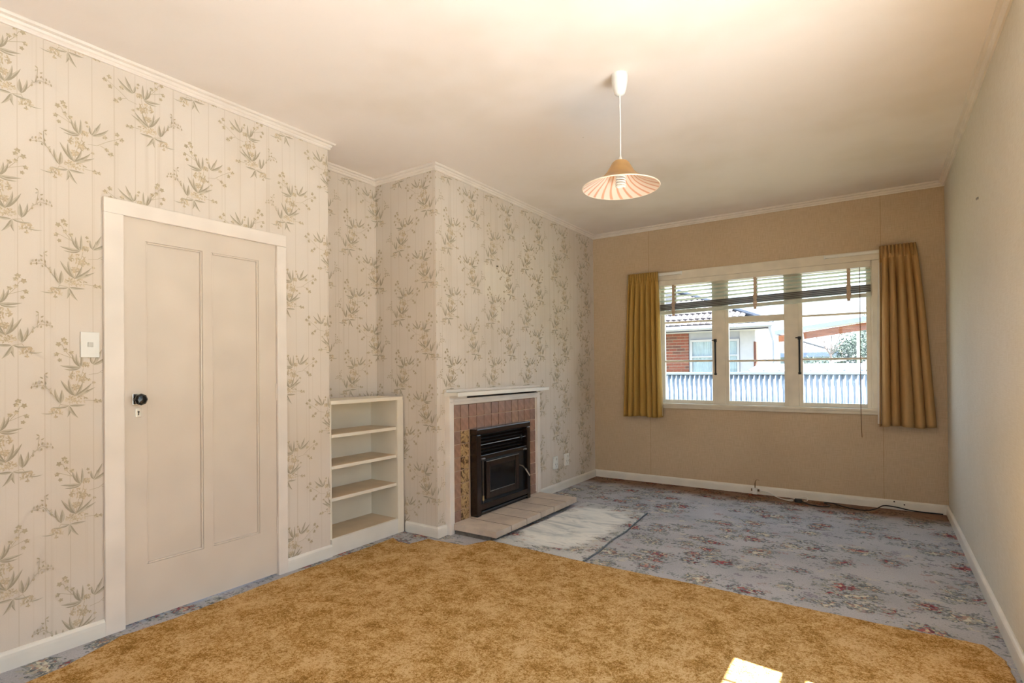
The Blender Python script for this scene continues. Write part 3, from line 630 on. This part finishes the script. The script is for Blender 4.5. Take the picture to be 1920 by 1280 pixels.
# rear window behind the camera, unseen and added to brighten the room
w3 = thing('window_added', ((QX0+QX1)/2, YB-0.05, QZ0), kind='structure')
f3 = B(); ya, yb = YB-0.08, YB-0.03
f3.box(QX0, QX0+0.04, ya, yb, QZ0, QZ1).box(QX1-0.04, QX1, ya, yb, QZ0, QZ1).box(QX0+0.04, QX1-0.04, ya, yb, QZ0, QZ0+0.05).box(QX0+0.04, QX1-0.04, ya, yb, QZ1-0.04, QZ1)
part('frame', f3, m_winframe, w3)
for x in (2.40,): part('mullion', B().box(x-0.03, x+0.03, ya, yb, QZ0+0.05, QZ1-0.04), m_winframe, w3)
part('pane', B().box(QX0+0.03, QX1-0.03, YB-0.056, YB-0.053, QZ0+0.04, QZ1-0.03), m_glass, w3)

# ------------------------------------------------------------------ venetian blind
m_slat = plain('slat_paint', srgb(206, 210, 196), 0.4, 0.04, 20)
m_slat_shade = plain('slat_shade_dark', srgb(120, 112, 110), 0.5, 0.1, 30)  # slat paint darkened to hold the shade of the raised stack
m_tape = plain('blind_tape', srgb(204, 180, 156), 0.8, 0.08, 60)
vb = thing('venetian_blind', (2.04, YF-0.02, 1.79), 'half raised venetian blind with brown tapes in the far window', 'blind')
BX0, BX1, BY = 1.108, 2.970, YF-0.008
part('head_rail', B().box(WX0+0.022, WX1-0.016, BY-0.026, BY+0.03, 2.078, 2.132, 0.003), m_winframe, vb)
def slat(z, tl, tilt, name='slat', m=m_slat, th=0.0022):
    b = B(); yo = 0.025*math.cos(tilt); zo = 0.025*math.sin(tilt)
    rows = []
    for s_ in (-1, -0.5, 0, 0.5, 1):
        cv = 0.003*(1-s_*s_)
        rows.append([(BX0, BY+yo*s_, z+zo*s_+cv+tl*(BX0-2.04)), (BX1, BY+yo*s_, z+zo*s_+cv+tl*(BX1-2.04))])
    v = [[b.bm.verts.new(p_) for p_ in r] for r in rows]; w_ = [[b.bm.verts.new((p_[0], p_[1], p_[2]-th)) for p_ in r] for r in rows]
    for i in range(4):
        b.bm.faces.new((v[i][0], v[i][1], v[i+1][1], v[i+1][0])); b.bm.faces.new((w_[i][0], w_[i+1][0], w_[i+1][1], w_[i][1]))
        for e in (0, 1): b.bm.faces.new((v[i][e], v[i+1][e], w_[i+1][e], w_[i][e]) if e == 0 else (v[i][e], w_[i][e], w_[i+1][e], v[i+1][e]))
    for i in (0, 4): b.bm.faces.new((v[i][0], v[i][1], w_[i][1], w_[i][0]))
    return part(name, b, m, vb)
for i in range(4): slat(2.050-0.037*i, 0.006*(i+1), -0.20)
for i in range(13): slat(1.905-0.0052*i, 0.024, 0.02, 'slat', m_slat_shade if i % 3 else m_slat)
br = B(); br.bar((BX0, BY, 1.815-0.024*0.932), (BX1, BY, 1.815+0.024*0.93), 0.052, 0.032)
part('bottom_rail', br, m_slat, vb)
for x in (1.257, 2.043, 2.807):
    tz = 0.024*(x-2.04); tp = B()
    for yy in (BY-0.029, BY+0.029): tp.bar((x, yy, 2.08), (x, yy, 1.90+tz), 0.026, 0.0016, (0, 1, 0))
    for i in range(5):
        tp.bar((x-0.002*(i % 2), BY-0.034, 1.915+tz-0.022*i), (x+0.003*(i % 2), BY-0.034+0.008*((i+1) % 2), 1.893+tz-0.022*i), 0.036-0.004*(i % 3), 0.004, (0, 1, 0))
    tp.box(x-0.013, x+0.013, BY-0.03, BY-0.027, 1.775+tz, 1.815+tz)
    part('ladder_tape', tp, m_tape, vb)
part('pull_cord', B().tube([(2.890, BY-0.034, 2.08), (2.889, BY-0.036, 1.5), (2.886, BY-0.036, 0.9), (2.888, BY-0.037, 0.68), (2.892, BY-0.036, 0.60)], 0.0028, 6), plain('cord_brown', srgb(120, 90, 60), 0.8), vb, True)

# ------------------------------------------------------------------ curtains
def curtain(name, label, xt, xb_, ztop, zbot, folds, cmat, seed, lean):
    rgn = random.Random(seed); t_ = thing(name, ((xt[0]+xt[1])/2, YF-0.06, zbot), label, 'curtain', 'curtains beside the far window')
    nx, nz = folds*14, 44; b = B(); V = []
    ph = [rgn.uniform(-.25, .25) for _ in range(folds+2)]; am = [rgn.uniform(.7, 1.25) for _ in range(folds+2)]
    for j in range(nz+1):
        f = j/nz; z = ztop-(ztop-zbot)*f; row = []
        ease = f**0.85
        for i in range(nx+1):
            s_ = i/nx; n = int(s_*folds); a = am[n]*(1-(s_*folds-n))+am[n+1]*(s_*folds-n); p_ = ph[n]*(1-(s_*folds-n))+ph[n+1]*(s_*folds-n)
            x = (xt[0]+(xt[1]-xt[0])*s_)*(1-ease)+(xb_[0]+(xb_[1]-xb_[0])*s_)*ease
            if f < 0.055:   w_, A_ = 2.0, 0.016
            else: w_, A_ = 1.0, 0.036*a*(0.55+0.45*min(1, (f-.05)*4))
            yy = A_*math.sin(2*PI*(s_*folds*w_+p_*(0.3+f)))
            pin = math.exp(-((f-0.06)/0.014)**2); yy *= (1-0.8*pin)
            x += 0.010*a*math.cos(2*PI*(s_*folds+p_))*min(1, f*3)
            row.append(b.bm.verts.new((x, YF-0.066+yy, z+0.006*math.sin(s_*9+seed)*(1 if j == nz else 0))))
        V.append(row)
    for j in range(nz):
        for i in range(nx): b.bm.faces.new((V[j][i], V[j+1][i], V[j+1][i+1], V[j][i+1]))
    o = part('cloth', b, cmat, t_, True)
    m_ = o.modifiers.new('thickness', 'SOLIDIFY'); m_.thickness = 0.004; m_.offset = 0
    # heading tape
    part('heading_tape', B().box(xt[0]+0.012, xt[1]-0.012, YF-0.054, YF-0.050, ztop-0.085, ztop-0.012), cmat, t_)
    # white lining showing at the window edge
    ex = 1 if lean > 0 else 0; lb = B(); pr = None
    for j in range(4, nz+1):
        f = j/nz; e = f**0.85; x = xt[ex]*(1-e)+xb_[ex]*e; z = ztop-(ztop-zbot+(-0.015))*f
        cur = [lb.bm.verts.new((x+(-0.010 if ex == 0 else 0.006)*(0.3+0.7*math.sin(PI*min(1, f*1.1))), YF-0.05, z)), lb.bm.verts.new((x+(0.05 if ex == 0 else -0.05), YF-0.036, z))]
        if pr: lb.bm.faces.new((pr[0], cur[0], cur[1], pr[1]))
        pr = cur
    lo = part('lining', lb, m_lining, t_, True, label='white curtain lining')
    m_ = lo.modifiers.new('thickness', 'SOLIDIFY'); m_.thickness = 0.002
    return t_
k = NT('mustard_cloth'); p = k.sep(k.pos())
wv = k.noise(k.comb(k.math('MULTIPLY', p[0], 500.0), k.math('MULTIPLY', p[2], 30.0), 0.0), 1.0, 2.0)
sl_ = k.noise(k.comb(k.math('MULTIPLY', p[0], 20.0), 0.0, k.math('MULTIPLY', p[2], 1.2)), 1.0, 3.0)
k.col(k.mix(k.math('MULTIPLY', wv, 0.5), k.ramp(sl_, [(0.3, srgb(184, 144, 74)), (0.7, srgb(202, 166, 98))]), srgb(158, 120, 58))); k.rough(0.85, 0.2)
m_cloth = k.m
k = NT('faded_mustard_cloth'); p = k.sep(k.pos())
wv = k.noise(k.comb(k.math('MULTIPLY', p[0], 500.0), k.math('MULTIPLY', p[2], 30.0), 0.0), 1.0, 2.0)
sl_ = k.noise(k.comb(k.math('MULTIPLY', p[0], 20.0), 0.0, k.math('MULTIPLY', p[2], 1.2)), 1.0, 3.0)
k.col(k.mix(k.math('MULTIPLY', wv, 0.5), k.ramp(sl_, [(0.3, srgb(192, 152, 100)), (0.7, srgb(206, 172, 124))]), srgb(164, 124, 80))); k.rough(0.85, 0.2)
m_cloth2 = k.m
m_lining = plain('curtain_lining', srgb(236, 234, 228), 0.8, 0.03)
curtain('curtain', 'mustard curtain hanging left of the far window', (0.785, 1.105), (0.715, 1.135), 2.228, 0.703, 6, m_cloth, 4, 1)
curtain('curtain', 'faded tan curtain right of the far window, near the corner', (3.036, 3.285), (3.010, 3.398), 2.240, 0.708, 5, m_cloth2, 11, -1)
for a, b_, lab in ((1.10, 1.345, 'short white curtain track end beside the mustard curtain'), (2.62, 3.035, 'white curtain track end beside the faded tan curtain')):
    tag(finish('curtain_track', B().box(a, b_, YF-0.036, YF-0.0185, 2.188, 2.212, 0.003).box(b_-0.012 if a < 2 else a, b_ if a < 2 else a+0.012, YF-0.040, YF-0.0185, 2.182, 2.216, 0.002), m_white, None, org=((a+b_)/2, YF-0.03, 2.19)), lab, 'curtain track', 'curtain track ends')

# ------------------------------------------------------------------ carpets
def slab_outline(name, pts, z, mat, label, cat, jit, step=0.03, org=(0, 0, 0)):
    P = []; rgn = random.Random(2)
    for (a, b_), (c_, d_) in zip(pts, pts[1:]+pts[:1]):
        n = max(1, int(math.hypot(c_-a, d_-b_)/step))
        for i in range(n): P.append((a+(c_-a)*i/n+rgn.uniform(-jit, jit), b_+(d_-b_)*i/n+rgn.uniform(-jit, jit)))
    b = B(); bot = [b.bm.verts.new((x, y, 0.0005)) for x, y in P]; top = [b.bm.verts.new((x, y, z*0.7)) for x, y in P]
    cx, cy = sum(p_[0] for p_ in P)/len(P), sum(p_[1] for p_ in P)/len(P)
    inn = []
    n = len(P)
    for i, (x, y) in enumerate(P):
        ax, ay = P[(i-3) % n]; bx, by = P[(i+3) % n]; l = math.hypot(bx-ax, by-ay) or 1
        inn.append(b.bm.verts.new((x-(by-ay)/l*0.006, y+(bx-ax)/l*0.006, z)))
    for i in range(n):
        j = (i+1) % n
        b.bm.faces.new((bot[i], bot[j], top[j], top[i])); b.bm.faces.new((top[i], top[j], inn[j], inn[i]))
    b.bm.faces.new(inn); b.bm.faces.new(bot[::-1])
    return tag(finish(name, b, mat, None, org=org), label, cat)
gold = [(3.445, YB+0.03), (3.425, 1.5), (3.44, 2.80), (3.435, 2.98), (3.38, 3.10), (3.11, 3.09), (2.67, 3.093), (2.14, 3.105), (1.49, 3.092), (0.715, 3.128),
        (0.635, 2.945), (0.47, 2.93), (0.315, 2.915), (0.285, 2.76), (0.19, 2.76), (0.085, 2.80), (0.095, 2.60), (0.092, 2.30), (0.086, 1.97), (0.105, 1.62), (0.115, 1.30), (0.10, 1.08), (0.205, 0.84), (0.23, 0.5), (0.15, YB+0.03)]
slab_outline('carpet', gold, 0.014, m_gold, 'gold-brown patterned carpet covering the near half of the room', 'carpet', 0.0035)
rug = [(0.738, 3.142), (1.452, 3.106), (1.455, 3.35), (1.432, 3.60), (1.438, 3.85), (1.405, 4.20), (1.392, 4.42), (0.79, 4.50), (0.785, 3.80)]
rug_o = slab_outline('hearth_rug', rug, 0.013, m_rug, 'pale worn piece of floral carpet lying before the hearth', 'rug', 0.0015)
part('bound_edge', B().tube([(x+0.004, y, 0.007) for x, y in rug[1:7]], 0.0062, 6), plain('grey_binding', srgb(112, 118, 122), 0.9, 0.15, 40), rug_o, True)

# ------------------------------------------------------------------ telephone jack and cables on the floor
pj = thing('wall_jack', (2.02, YF-0.03, 0.0), 'small beige cable jack on the skirting under the far window', 'wall jack')
part('box', B().box(1.998, 2.042, YF-0.045, YF-0.0195, 0.002, 0.062, 0.004), m_white, pj)
m_clip = plain('brown_clip', srgb(120, 92, 60), 0.6)
part('side_clip', B().box(1.985, 1.9975, YF-0.035, YF-0.0195, 0.03, 0.052, 0.002), m_clip, pj)
part('side_clip', B().box(2.0425, 2.06, YF-0.035, YF-0.0195, 0.03, 0.05, 0.002), m_clip, pj)
part('wire', B().tube([(2.02, YF-0.024, 0.06), (2.02, YF-0.022, 0.10), (2.022, YF-0.012, 0.125), (2.035, YF-0.008, 0.138), (2.055, YF-0.006, 0.134)], [0.005, 0.005, 0.003, 0.002, 0.002], 6), plain('brown_wire', srgb(116, 88, 52), 0.7), pj, True)
def smoothpath(pts, n=8):
    P = [Vector(p_) for p_ in pts]; P = [P[0]]+P+[P[-1]]; out = []
    for i in range(1, len(P)-2):
        for j in range(n):
            t_ = j/n; a, b, c_, d_ = P[i-1], P[i], P[i+1], P[i+2]
            out.append(0.5*((2*b)+(-a+c_)*t_+(2*a-5*b+4*c_-d_)*t_*t_+(-a+3*b-3*c_+d_)*t_**3))
    return out+[P[-2]]
wc = thing('extension_cable', (2.2, 5.55, 0.004), 'white cord lying on the floor between the wall jack and black plug', 'cable')
part('cord', B().tube(smoothpath([(2.06, YF-0.028, 0.042), (2.14, YF-0.035, 0.034), (2.20, YF-0.06, 0.010), (2.26, 5.555, 0.006), (2.33, 5.505, 0.008), (2.366, 5.50, 0.012)]), 0.0045, 8), m_white, wc, True)
part('loop', B().tube(smoothpath([(2.30, 5.53, 0.006), (2.34, 5.56, 0.007), (2.42, 5.60, 0.03), (2.47, 5.60, 0.03), (2.47, 5.56, 0.012), (2.445, 5.545, 0.010)]), 0.003, 8), m_white, wc, True)
bc = thing('black_cable', (2.7, 5.5, 0.004), 'black cable snaking along the far skirting into the right corner', 'cable')
part('plug', B().box(2.375, 2.435, 5.485, 5.525, 0.001, 0.032, 0.006), m_black, bc)
part('cord', B().tube(smoothpath([(2.43, 5.50, 0.014), (2.50, 5.45, 0.006), (2.58, 5.425, 0.006), (2.645, 5.455, 0.006), (2.64, 5.52, 0.006), (2.60, 5.58, 0.007), (2.67, 5.60, 0.007), (2.75, 5.52, 0.006), (2.83, 5.475, 0.006), (2.92, 5.475, 0.006), (2.99, 5.56, 0.012), (3.04, 5.63, 0.028), (3.12, 5.645, 0.025), (3.25, 5.635, 0.010), (3.44, 5.640, 0.008)]), 0.0048, 8), m_black, bc, True)

# ------------------------------------------------------------------ outside
GZ = -0.45
m_grass = plain('lawn', srgb(112, 110, 88), 0.95, 0.2, 3)
tag(finish('ground', B().box(-40, 45, -40, 60, GZ-0.3, GZ), m_grass, None), kind='structure')
m_bounce = plain('bounce_concrete', srgb(200, 202, 204), 0.9, 0.06, 4)
tag(finish('bounce_patio', B().box(XR+T, 11.0, -8.0, 5.6, GZ, GZ+0.06).box(-4.0, XR+T, -8.0, YB-T, GZ, GZ+0.06), m_bounce, None), kind='structure')  # unseen pale paving, added to bounce sunlight into the room
# corrugated fence
k = NT('galvanised_steel'); v = k.noise(k.pos(), 14.0, 3.0); k.col(k.ramp(v, [(0.35, srgb(116, 126, 140)), (0.7, srgb(138, 147, 160))])); k.rough(0.5); k.b.inputs['Metallic'].default_value = 0.15; m_galv = k.m
m_galvw = plain('white_coated_steel', srgb(140, 146, 158), 0.45, 0.04)
FYY = 9.2; fe = thing('corrugated_fence', (1.5, FYY, GZ), 'grey corrugated iron fence outside the far window', 'fence')
b = B(); pit = 0.0762; n = int(6.4/pit*12); pr = None
for i in range(n+1):
    x = -2.0+i*pit/12; y = FYY+0.011*math.sin(2*PI*i/12)*1.3
    cur = (b.bm.verts.new((x, y, GZ)), b.bm.verts.new((x, y, 1.10)))
    if pr: b.bm.faces.new((pr[0], cur[0], cur[1], pr[1]))
    pr = cur
o = part('corrugated_sheet', b, m_galv, fe, True); mm = o.modifiers.new('thickness', 'SOLIDIFY'); mm.thickness = 0.0015
part('capping', B().box(-2.0, 4.4, FYY-0.024, FYY+0.03, 1.098, 1.138, 0.004), m_galvw, fe)
# low shed roof behind the fence
sh = thing('garden_shed', (2.0, 10.9, GZ), 'low shed with white ribbed roof behind the fence', 'shed')
b = B(); b.box(1.10, 2.80, 10.5, 11.6, GZ, 1.10); part('wall', b, m_galv, sh)
rf = B().bar((1.95, 10.45, 1.128), (1.95, 11.75, 1.262), 1.76, 0.012); ro = part('roof', rf, m_galvw, sh)
for i in range(8): part('roof_rib', B().bar((1.10+0.243*i, 10.46, 1.146), (1.10+0.243*i, 11.74, 1.280), 0.03, 0.024), m_galvw, ro)
part('plank', B().bar((2.25, 11.9, 1.290), (2.52, 11.9, 1.335), 0.09, 0.03), plain('bare_wood', srgb(206, 190, 170), 0.8), sh)
# neighbour house
HY = 16.0; nh = thing('neighbour_house', (-1.5, HY, GZ), 'brick and white neighbouring house with tiled roof beyond the fence', 'house')
m_mortar = plain('mortar', srgb(168, 156, 144), 0.9)
k = NT('red_brick'); oi = k.n('ObjectInfo').outputs['Random']; v = k.noise(k.pos(), 18.0, 3.0)
k.col(k.mix(k.math('MULTIPLY', v, 0.4), k.ramp(oi, [(0, srgb(128, 66, 54)), (0.4, srgb(142, 76, 60)), (0.7, srgb(112, 70, 60)), (1.0, srgb(98, 58, 52))]), srgb(86, 60, 54))); k.rough(0.9); m_brick = k.m
m_hwhite = plain('weatherboard_white', srgb(158, 160, 174), 0.6, 0.03)
m_hpaint = plain('white_render', srgb(176, 174, 184), 0.7, 0.03)
bw = part('brick_wall', B().box(-4.2, -1.535, HY, HY+0.2, GZ, 2.20), m_mortar, nh)
bk = finish('brick', B().box(-0.112, 0.112, -0.012, 0.05, -0.035, 0.035, 0.003), m_brick, None)
hb = finish('brick', B().box(-0.053, 0.053, -0.012, 0.05, -0.035, 0.035, 0.003), m_brick, None)
for r in range(15):
    z = 2.160-0.086*r
    for c_ in range(5):
        xx = -1.535-0.112-0.235*c_
        if r % 2:
            xx += -0.1175
            if c_ == 0: clone(hb, 'brick', bw, Vector((-1.535-0.053, HY, z))-Vector(ORG[nh.name]))
        clone(bk, 'brick', bw, Vector((xx, HY, z))-Vector(ORG[nh.name]))
bpy.data.objects.remove(bk); bpy.data.objects.remove(hb)
part('wall_panel', B().box(-1.535, -0.14, HY+0.02, HY+0.2, GZ, 2.30), m_hwhite, nh)
part('sunlit_patch_wall', B().box(-0.14, 0.25, HY-0.02, HY+3, GZ, 2.25), m_hpaint, nh)  # separate lighter wall stands in for the sunlit patch here
part('brick_edge', B().box(0.215, 0.262, HY-0.03, HY+0.3, GZ, 1.90), m_brick, nh)
def hwin(x0_, x1_, z0_, z1_, rail):
    b = B()
    for a, e, c_, d_ in ((x0_, x0_+0.06, z0_, z1_), (x1_-0.06, x1_, z0_, z1_), (x0_+0.06, x1_-0.06, z0_, z0_+0.06), (x0_+0.06, x1_-0.06, z1_-0.06, z1_), (x0_+0.06, x1_-0.06, rail-0.02, rail+0.02)): b.box(a, e, HY-0.05, HY+0.02, c_, d_)
    w_ = part('house_window', b, m_hpaint, nh)
    cb = B(); pr_ = None
    for i in range(61):
        x = x0_+0.05+(x1_-x0_-0.1)*i/60; y = HY+0.005+0.006*math.sin(i*0.9)+0.004*math.sin(i*0.37)
        cur_ = (cb.bm.verts.new((x, y, z0_+0.05)), cb.bm.verts.new((x, y, z1_-0.05)))
        if pr_: cb.bm.faces.new((pr_[0], cur_[0], cur_[1], pr_[1]))
        pr_ = cur_
    part('net_curtain', cb, plain('net', srgb(158, 168, 182), 0.8), w_, True)
    part('pane', B().box(x0_+0.05, x1_-0.05, HY-0.022, HY-0.018, z0_+0.05, z1_-0.05), m_glass, w_)
hwin(-1.49, -0.82, 0.75, 2.0, 1.51); hwin(-0.78, -0.15, 0.75, 1.99, 1.54)
EY = 15.3; part('soffit', B().box(-4.2, 0.72, EY, HY+0.05, 2.20, 2.225), m_hpaint, nh)
gu = part('gutter', B().box(-4.2, 0.80, EY-0.09, EY, 2.255, 2.355, 0.02), m_hwhite, nh)
part('fascia', B().box(-4.2, 0.76, EY, EY+0.025, 2.195, 2.34), m_hpaint, nh)
for x in (-1.02, -0.10): part('gutter_bracket', B().box(x-0.015, x+0.015, EY-0.10, EY-0.085, 2.27, 2.35, 0.004), m_white, gu)
part('downpipe', B().tube([(0.72, EY-0.02, 2.27), (0.76, EY+0.05, 2.05), (0.80, EY+0.12, 1.86), (0.80, EY+0.12, GZ)], 0.045, 10), m_hwhite, nh, True)
m_rtile = None
k = NT('concrete_roof_tile'); oi = k.n('ObjectInfo').outputs['Random']
k.col(k.ramp(oi, [(0, srgb(76, 70, 74)), (0.4, srgb(86, 78, 80)), (0.7, srgb(80, 75, 80)), (1, srgb(70, 62, 68))])); k.rough(0.85); m_rtile = k.m
m_rbase = plain('roof_underlay', srgb(30, 30, 36), 0.9)
PT = 0.42; ang_r = math.atan(PT)
rb = B(); rb.bm.faces.new([rb.bm.verts.new(p_) for p_ in ((-4.6, EY-0.03, 2.345), (0.80, EY-0.03, 2.345), (-2.6, EY+3.37, 2.345+PT*3.4), (-4.6, EY+3.37, 2.345+PT*3.4))])
rfo = part('roof', rb, m_rbase, nh); mm = rfo.modifiers.new('thickness', 'SOLIDIFY'); mm.thickness = 0.05; mm.offset = -1
tw, tr_ = 0.165, 0.46
rt_ = B(); L_ = tr_/math.cos(ang_r)+0.05
vs = []
for yy, zz in ((0.0, 0.045), (L_, 0.012)):
    vs.append([rt_.bm.verts.new((x, yy, zz+h)) for x, h in ((-0.074, 0.0), (-0.06, 0.014), (-0.02, 0.022), (0.03, 0.016), (0.074, 0.002))])
bt = [rt_.bm.verts.new((x, 0.0, 0.0)) for x in (-0.074, -0.06, -0.02, 0.03, 0.074)]
for i in range(4):
    rt_.bm.faces.new((vs[0][i], vs[0][i+1], vs[1][i+1], vs[1][i])); rt_.bm.faces.new((bt[i], bt[i+1], vs[0][i+1], vs[0][i]))
rto = finish('roof_tile', rt_, m_rtile, None)
for r in range(6):
    y = EY-0.06+tr_*r; z = 2.352+PT*(tr_*r-0.03); xr_ = 0.76-tr_*r-0.25
    for c_ in range(19):
        xx = 0.70-tw*c_-(0.08 if r % 2 else 0)-0.55*r*tw*0
        if xx > xr_ or xx < -2.9: continue
        clone(rto, 'roof_tile', rfo, Vector((xx, y, z))-Vector(ORG[nh.name]), (ang_r, 0, 0))
bpy.data.objects.remove(rto)
part('hip_ridge', B().tube([(0.78, EY-0.02, 2.40), (-2.6, EY+3.36, 2.40+PT*3.38)], 0.075, 8), plain('ridge_tile', srgb(78, 84, 98), 0.85), nh, True)
# pergola / carport
pg = thing('carport_frame', (2.0, 13.0, GZ), 'carport with orange timber beam and pale posts beyond the fence', 'carport')
k = NT('orange_timber'); q_ = k.sep(k.pos()); v = k.noise(k.comb(k.math('MULTIPLY', q_[0], 3.0), q_[1], k.math('MULTIPLY', q_[2], 30.0)), 1.0, 4.0, 0.6)
k.col(k.ramp(v, [(0.3, srgb(116, 62, 36)), (0.55, srgb(146, 84, 52)), (0.75, srgb(176, 132, 96))])); k.rough(0.7); m_timber = k.m
m_post = plain('pale_post', srgb(214, 212, 190), 0.7)
part('beam', B().bar((1.72, 13.0, 1.862), (3.60, 13.0, 2.11), 0.06, 0.145), m_timber, pg)
part('beam', B().bar((1.24, 13.02, 1.815), (1.70, 13.02, 1.855), 0.06, 0.13), m_timber, pg)
part('roof_sheet', B().bar((1.70, 13.3, 2.005), (3.60, 13.3, 2.255), 0.9, 0.03), m_galvw, pg)
part('fascia', B().bar((1.18, 12.86, 1.94), (3.60, 12.86, 2.245), 0.02, 0.09), m_galvw, pg)
part('post', B().box(2.66, 2.72, 13.0, 13.06, GZ, 1.93), m_post, pg)
part('post', B().box(1.19, 1.26, 13.0, 13.06, GZ, 1.82), m_post, pg)
# leaning ramp / dark opening at the right
rs = thing('leaning_ladder', (2.75, 12.1, GZ), 'grey timber ladder leaning beside the shed', 'ladder')
for yy in (12.1, 12.5): part('rail', B().bar((2.23, yy, GZ), (3.12, yy, 2.06), 0.035, 0.07), plain('weathered_timber', srgb(168, 160, 152), 0.85), rs)
for i in range(11): part('rung', B().bar((2.36+0.0675*i, 12.1, -0.08+0.19*i), (2.36+0.0675*i, 12.5, -0.08+0.19*i), 0.03, 0.03), m_steel, rs)
# far house
fh = thing('distant_house', (0.0, 26.5, GZ), 'distant house with grey tiled hip roof behind the carport', 'house')
part('wall', B().box(-3.0, 1.45, 26.2, 31, GZ, 1.75), plain('blue_grey_wall', srgb(150, 166, 186), 0.8), fh)
k = NT('distant_tiles'); q_ = k.sep(k.pos())
fx = k.math('ABSOLUTE', k.math('SUBTRACT', k.math('FRACT', k.math('DIVIDE', q_[0], 0.17)), 0.5)); fz = k.math('FRACT', k.math('DIVIDE', q_[1], 0.36))
mk = k.math('MAXIMUM', k.math('SUBTRACT', 1.0, k.smooth(fx, 0.08, 0.2)), k.math('SUBTRACT', 1.0, k.smooth(fz, 0.1, 0.25)))
k.col(k.mix(k.math('MULTIPLY', mk, 0.7), srgb(76, 71, 70), srgb(20, 19, 24))); k.rough(0.9)
b = B(); E0, E1, ym = 25.8, 31.4, 28.6; hh = 1.76; rr = 0.36
pts_ = [(-3.4, E0, hh), (1.75, E0, hh), (1.75, E1, hh), (-3.4, E1, hh), (-1.4, ym, hh+rr*2.8), (-1.0, ym, hh+rr*2.8)]
vv_ = [b.bm.verts.new(p_) for p_ in pts_]
for f_ in ((0, 1, 5, 4), (1, 2, 5), (2, 3, 4, 5), (3, 0, 4), (3, 2, 1, 0)): b.bm.faces.new([vv_[i] for i in f_])
fr2 = part('roof', b, k.m, fh)
part('fascia', B().box(-3.4, 1.75, E0-0.03, E0, hh-0.16, hh+0.02), plain('blue_fascia', srgb(110, 124, 150), 0.7), fh)
part('hip_ridge', B().tube([(1.78, E0-0.02, hh+0.03), (-1.0, ym, hh+rr*2.8+0.03)], 0.06, 8), plain('ridge_grey', srgb(150, 144, 142), 0.85), fr2, True)
for x in (-1.3, -0.35): part('window', B().box(x, x+0.62, 26.14, 26.2, 1.05, 1.66), plain('dark_glass', srgb(90, 98, 120), 0.2), fh)
# trees
m_leaf = plain('evergreen_leaf', srgb(62, 76, 64), 0.8, 0.25, 2)
m_bark = plain('bark', srgb(120, 106, 100), 0.9)
def leafy(name, label, c0, rx, ry, rz, n, size, seed):
    rgn = random.Random(seed); t_ = thing(name, (c0[0], c0[1], GZ), label, 'tree')
    b = B()
    for i in range(n):
        th = rgn.uniform(0, 2*PI); u = rgn.uniform(-1, 1); r = rgn.uniform(0.35, 1.0)**0.5; sq = math.sqrt(1-u*u)
        wob = 1+0.25*math.sin(3*th+seed)+0.15*math.sin(7*u+th*2)
        c_ = Vector((c0[0]+rx*r*sq*math.cos(th)*wob, c0[1]+ry*r*sq*math.sin(th), c0[2]+rz*r*u*wob))
        d = Vector((rgn.uniform(-1, 1), rgn.uniform(-1, 1), rgn.uniform(-1, 1))).normalized(); e = d.orthogonal().normalized()
        l = size*rgn.uniform(.6, 1.3)
        b.bm.faces.new([b.bm.verts.new(c_+v_) for v_ in (d*l, e*l*.35, -d*l, -e*l*.35)])
    b.keep = True
    part('foliage', b, m_leaf, t_, kind='stuff')
    part('trunk', B().tube([(c0[0], c0[1], GZ), (c0[0]+0.05, c0[1], c0[2]*0.5), (c0[0], c0[1], c0[2]+rz*0.5)], [0.12, 0.09, 0.03], 8), m_bark, t_, True)
leafy('evergreen_tree', 'dense grey-green evergreen tree behind the carport post', (2.55, 20.0, 1.55), 0.66, 0.6, 0.75, 5200, 0.05, 3)
leafy('evergreen_tree', 'taller loose evergreen tree rising above the carport roof', (2.95, 23.0, 1.9), 0.75, 0.6, 1.3, 3600, 0.055, 8)
leafy('evergreen_shrub', 'low dark shrub under the distant house wall', (1.3, 22.0, 0.95), 1.2, 0.4, 0.5, 2600, 0.06, 5)
bt_ = thing('bare_tree', (1.78, 18.0, GZ), 'leafless tree with thin branches between the houses', 'tree')
part('trunk', B().tube([(1.92, 18, GZ), (1.93, 18, 1.0), (1.90, 18, 1.55)], [0.05, 0.04, 0.028], 8), m_bark, bt_, True)
rgn = random.Random(12)
for i, (tx, tz) in enumerate(((1.50, 2.10), (1.62, 2.3), (1.82, 2.18), (1.95, 2.35), (2.15, 2.15), (2.30, 2.05), (1.70, 1.95), (2.05, 2.5))):
    m_ = Vector(((1.90+tx)/2+rgn.uniform(-.06, .06), 18+rgn.uniform(-.1, .1), (1.5+tz)/2+0.05)); e_ = Vector((tx, 18+rgn.uniform(-.2, .2), tz))
    br_ = part('branch', B().tube(smoothpath([(1.90, 18, 1.5), m_, e_], 5), 0.011, 6), m_bark, bt_, True)
    tw_ = B()
    for q in range(5):
        s_ = m_.lerp(e_, rgn.uniform(0, .9)); tw_.tube([s_, s_+Vector((rgn.uniform(-.13, .13), rgn.uniform(-.1, .1), rgn.uniform(.04, .2)))], [0.006, 0.003], 5)
    part('twig', tw_, m_bark, br_)
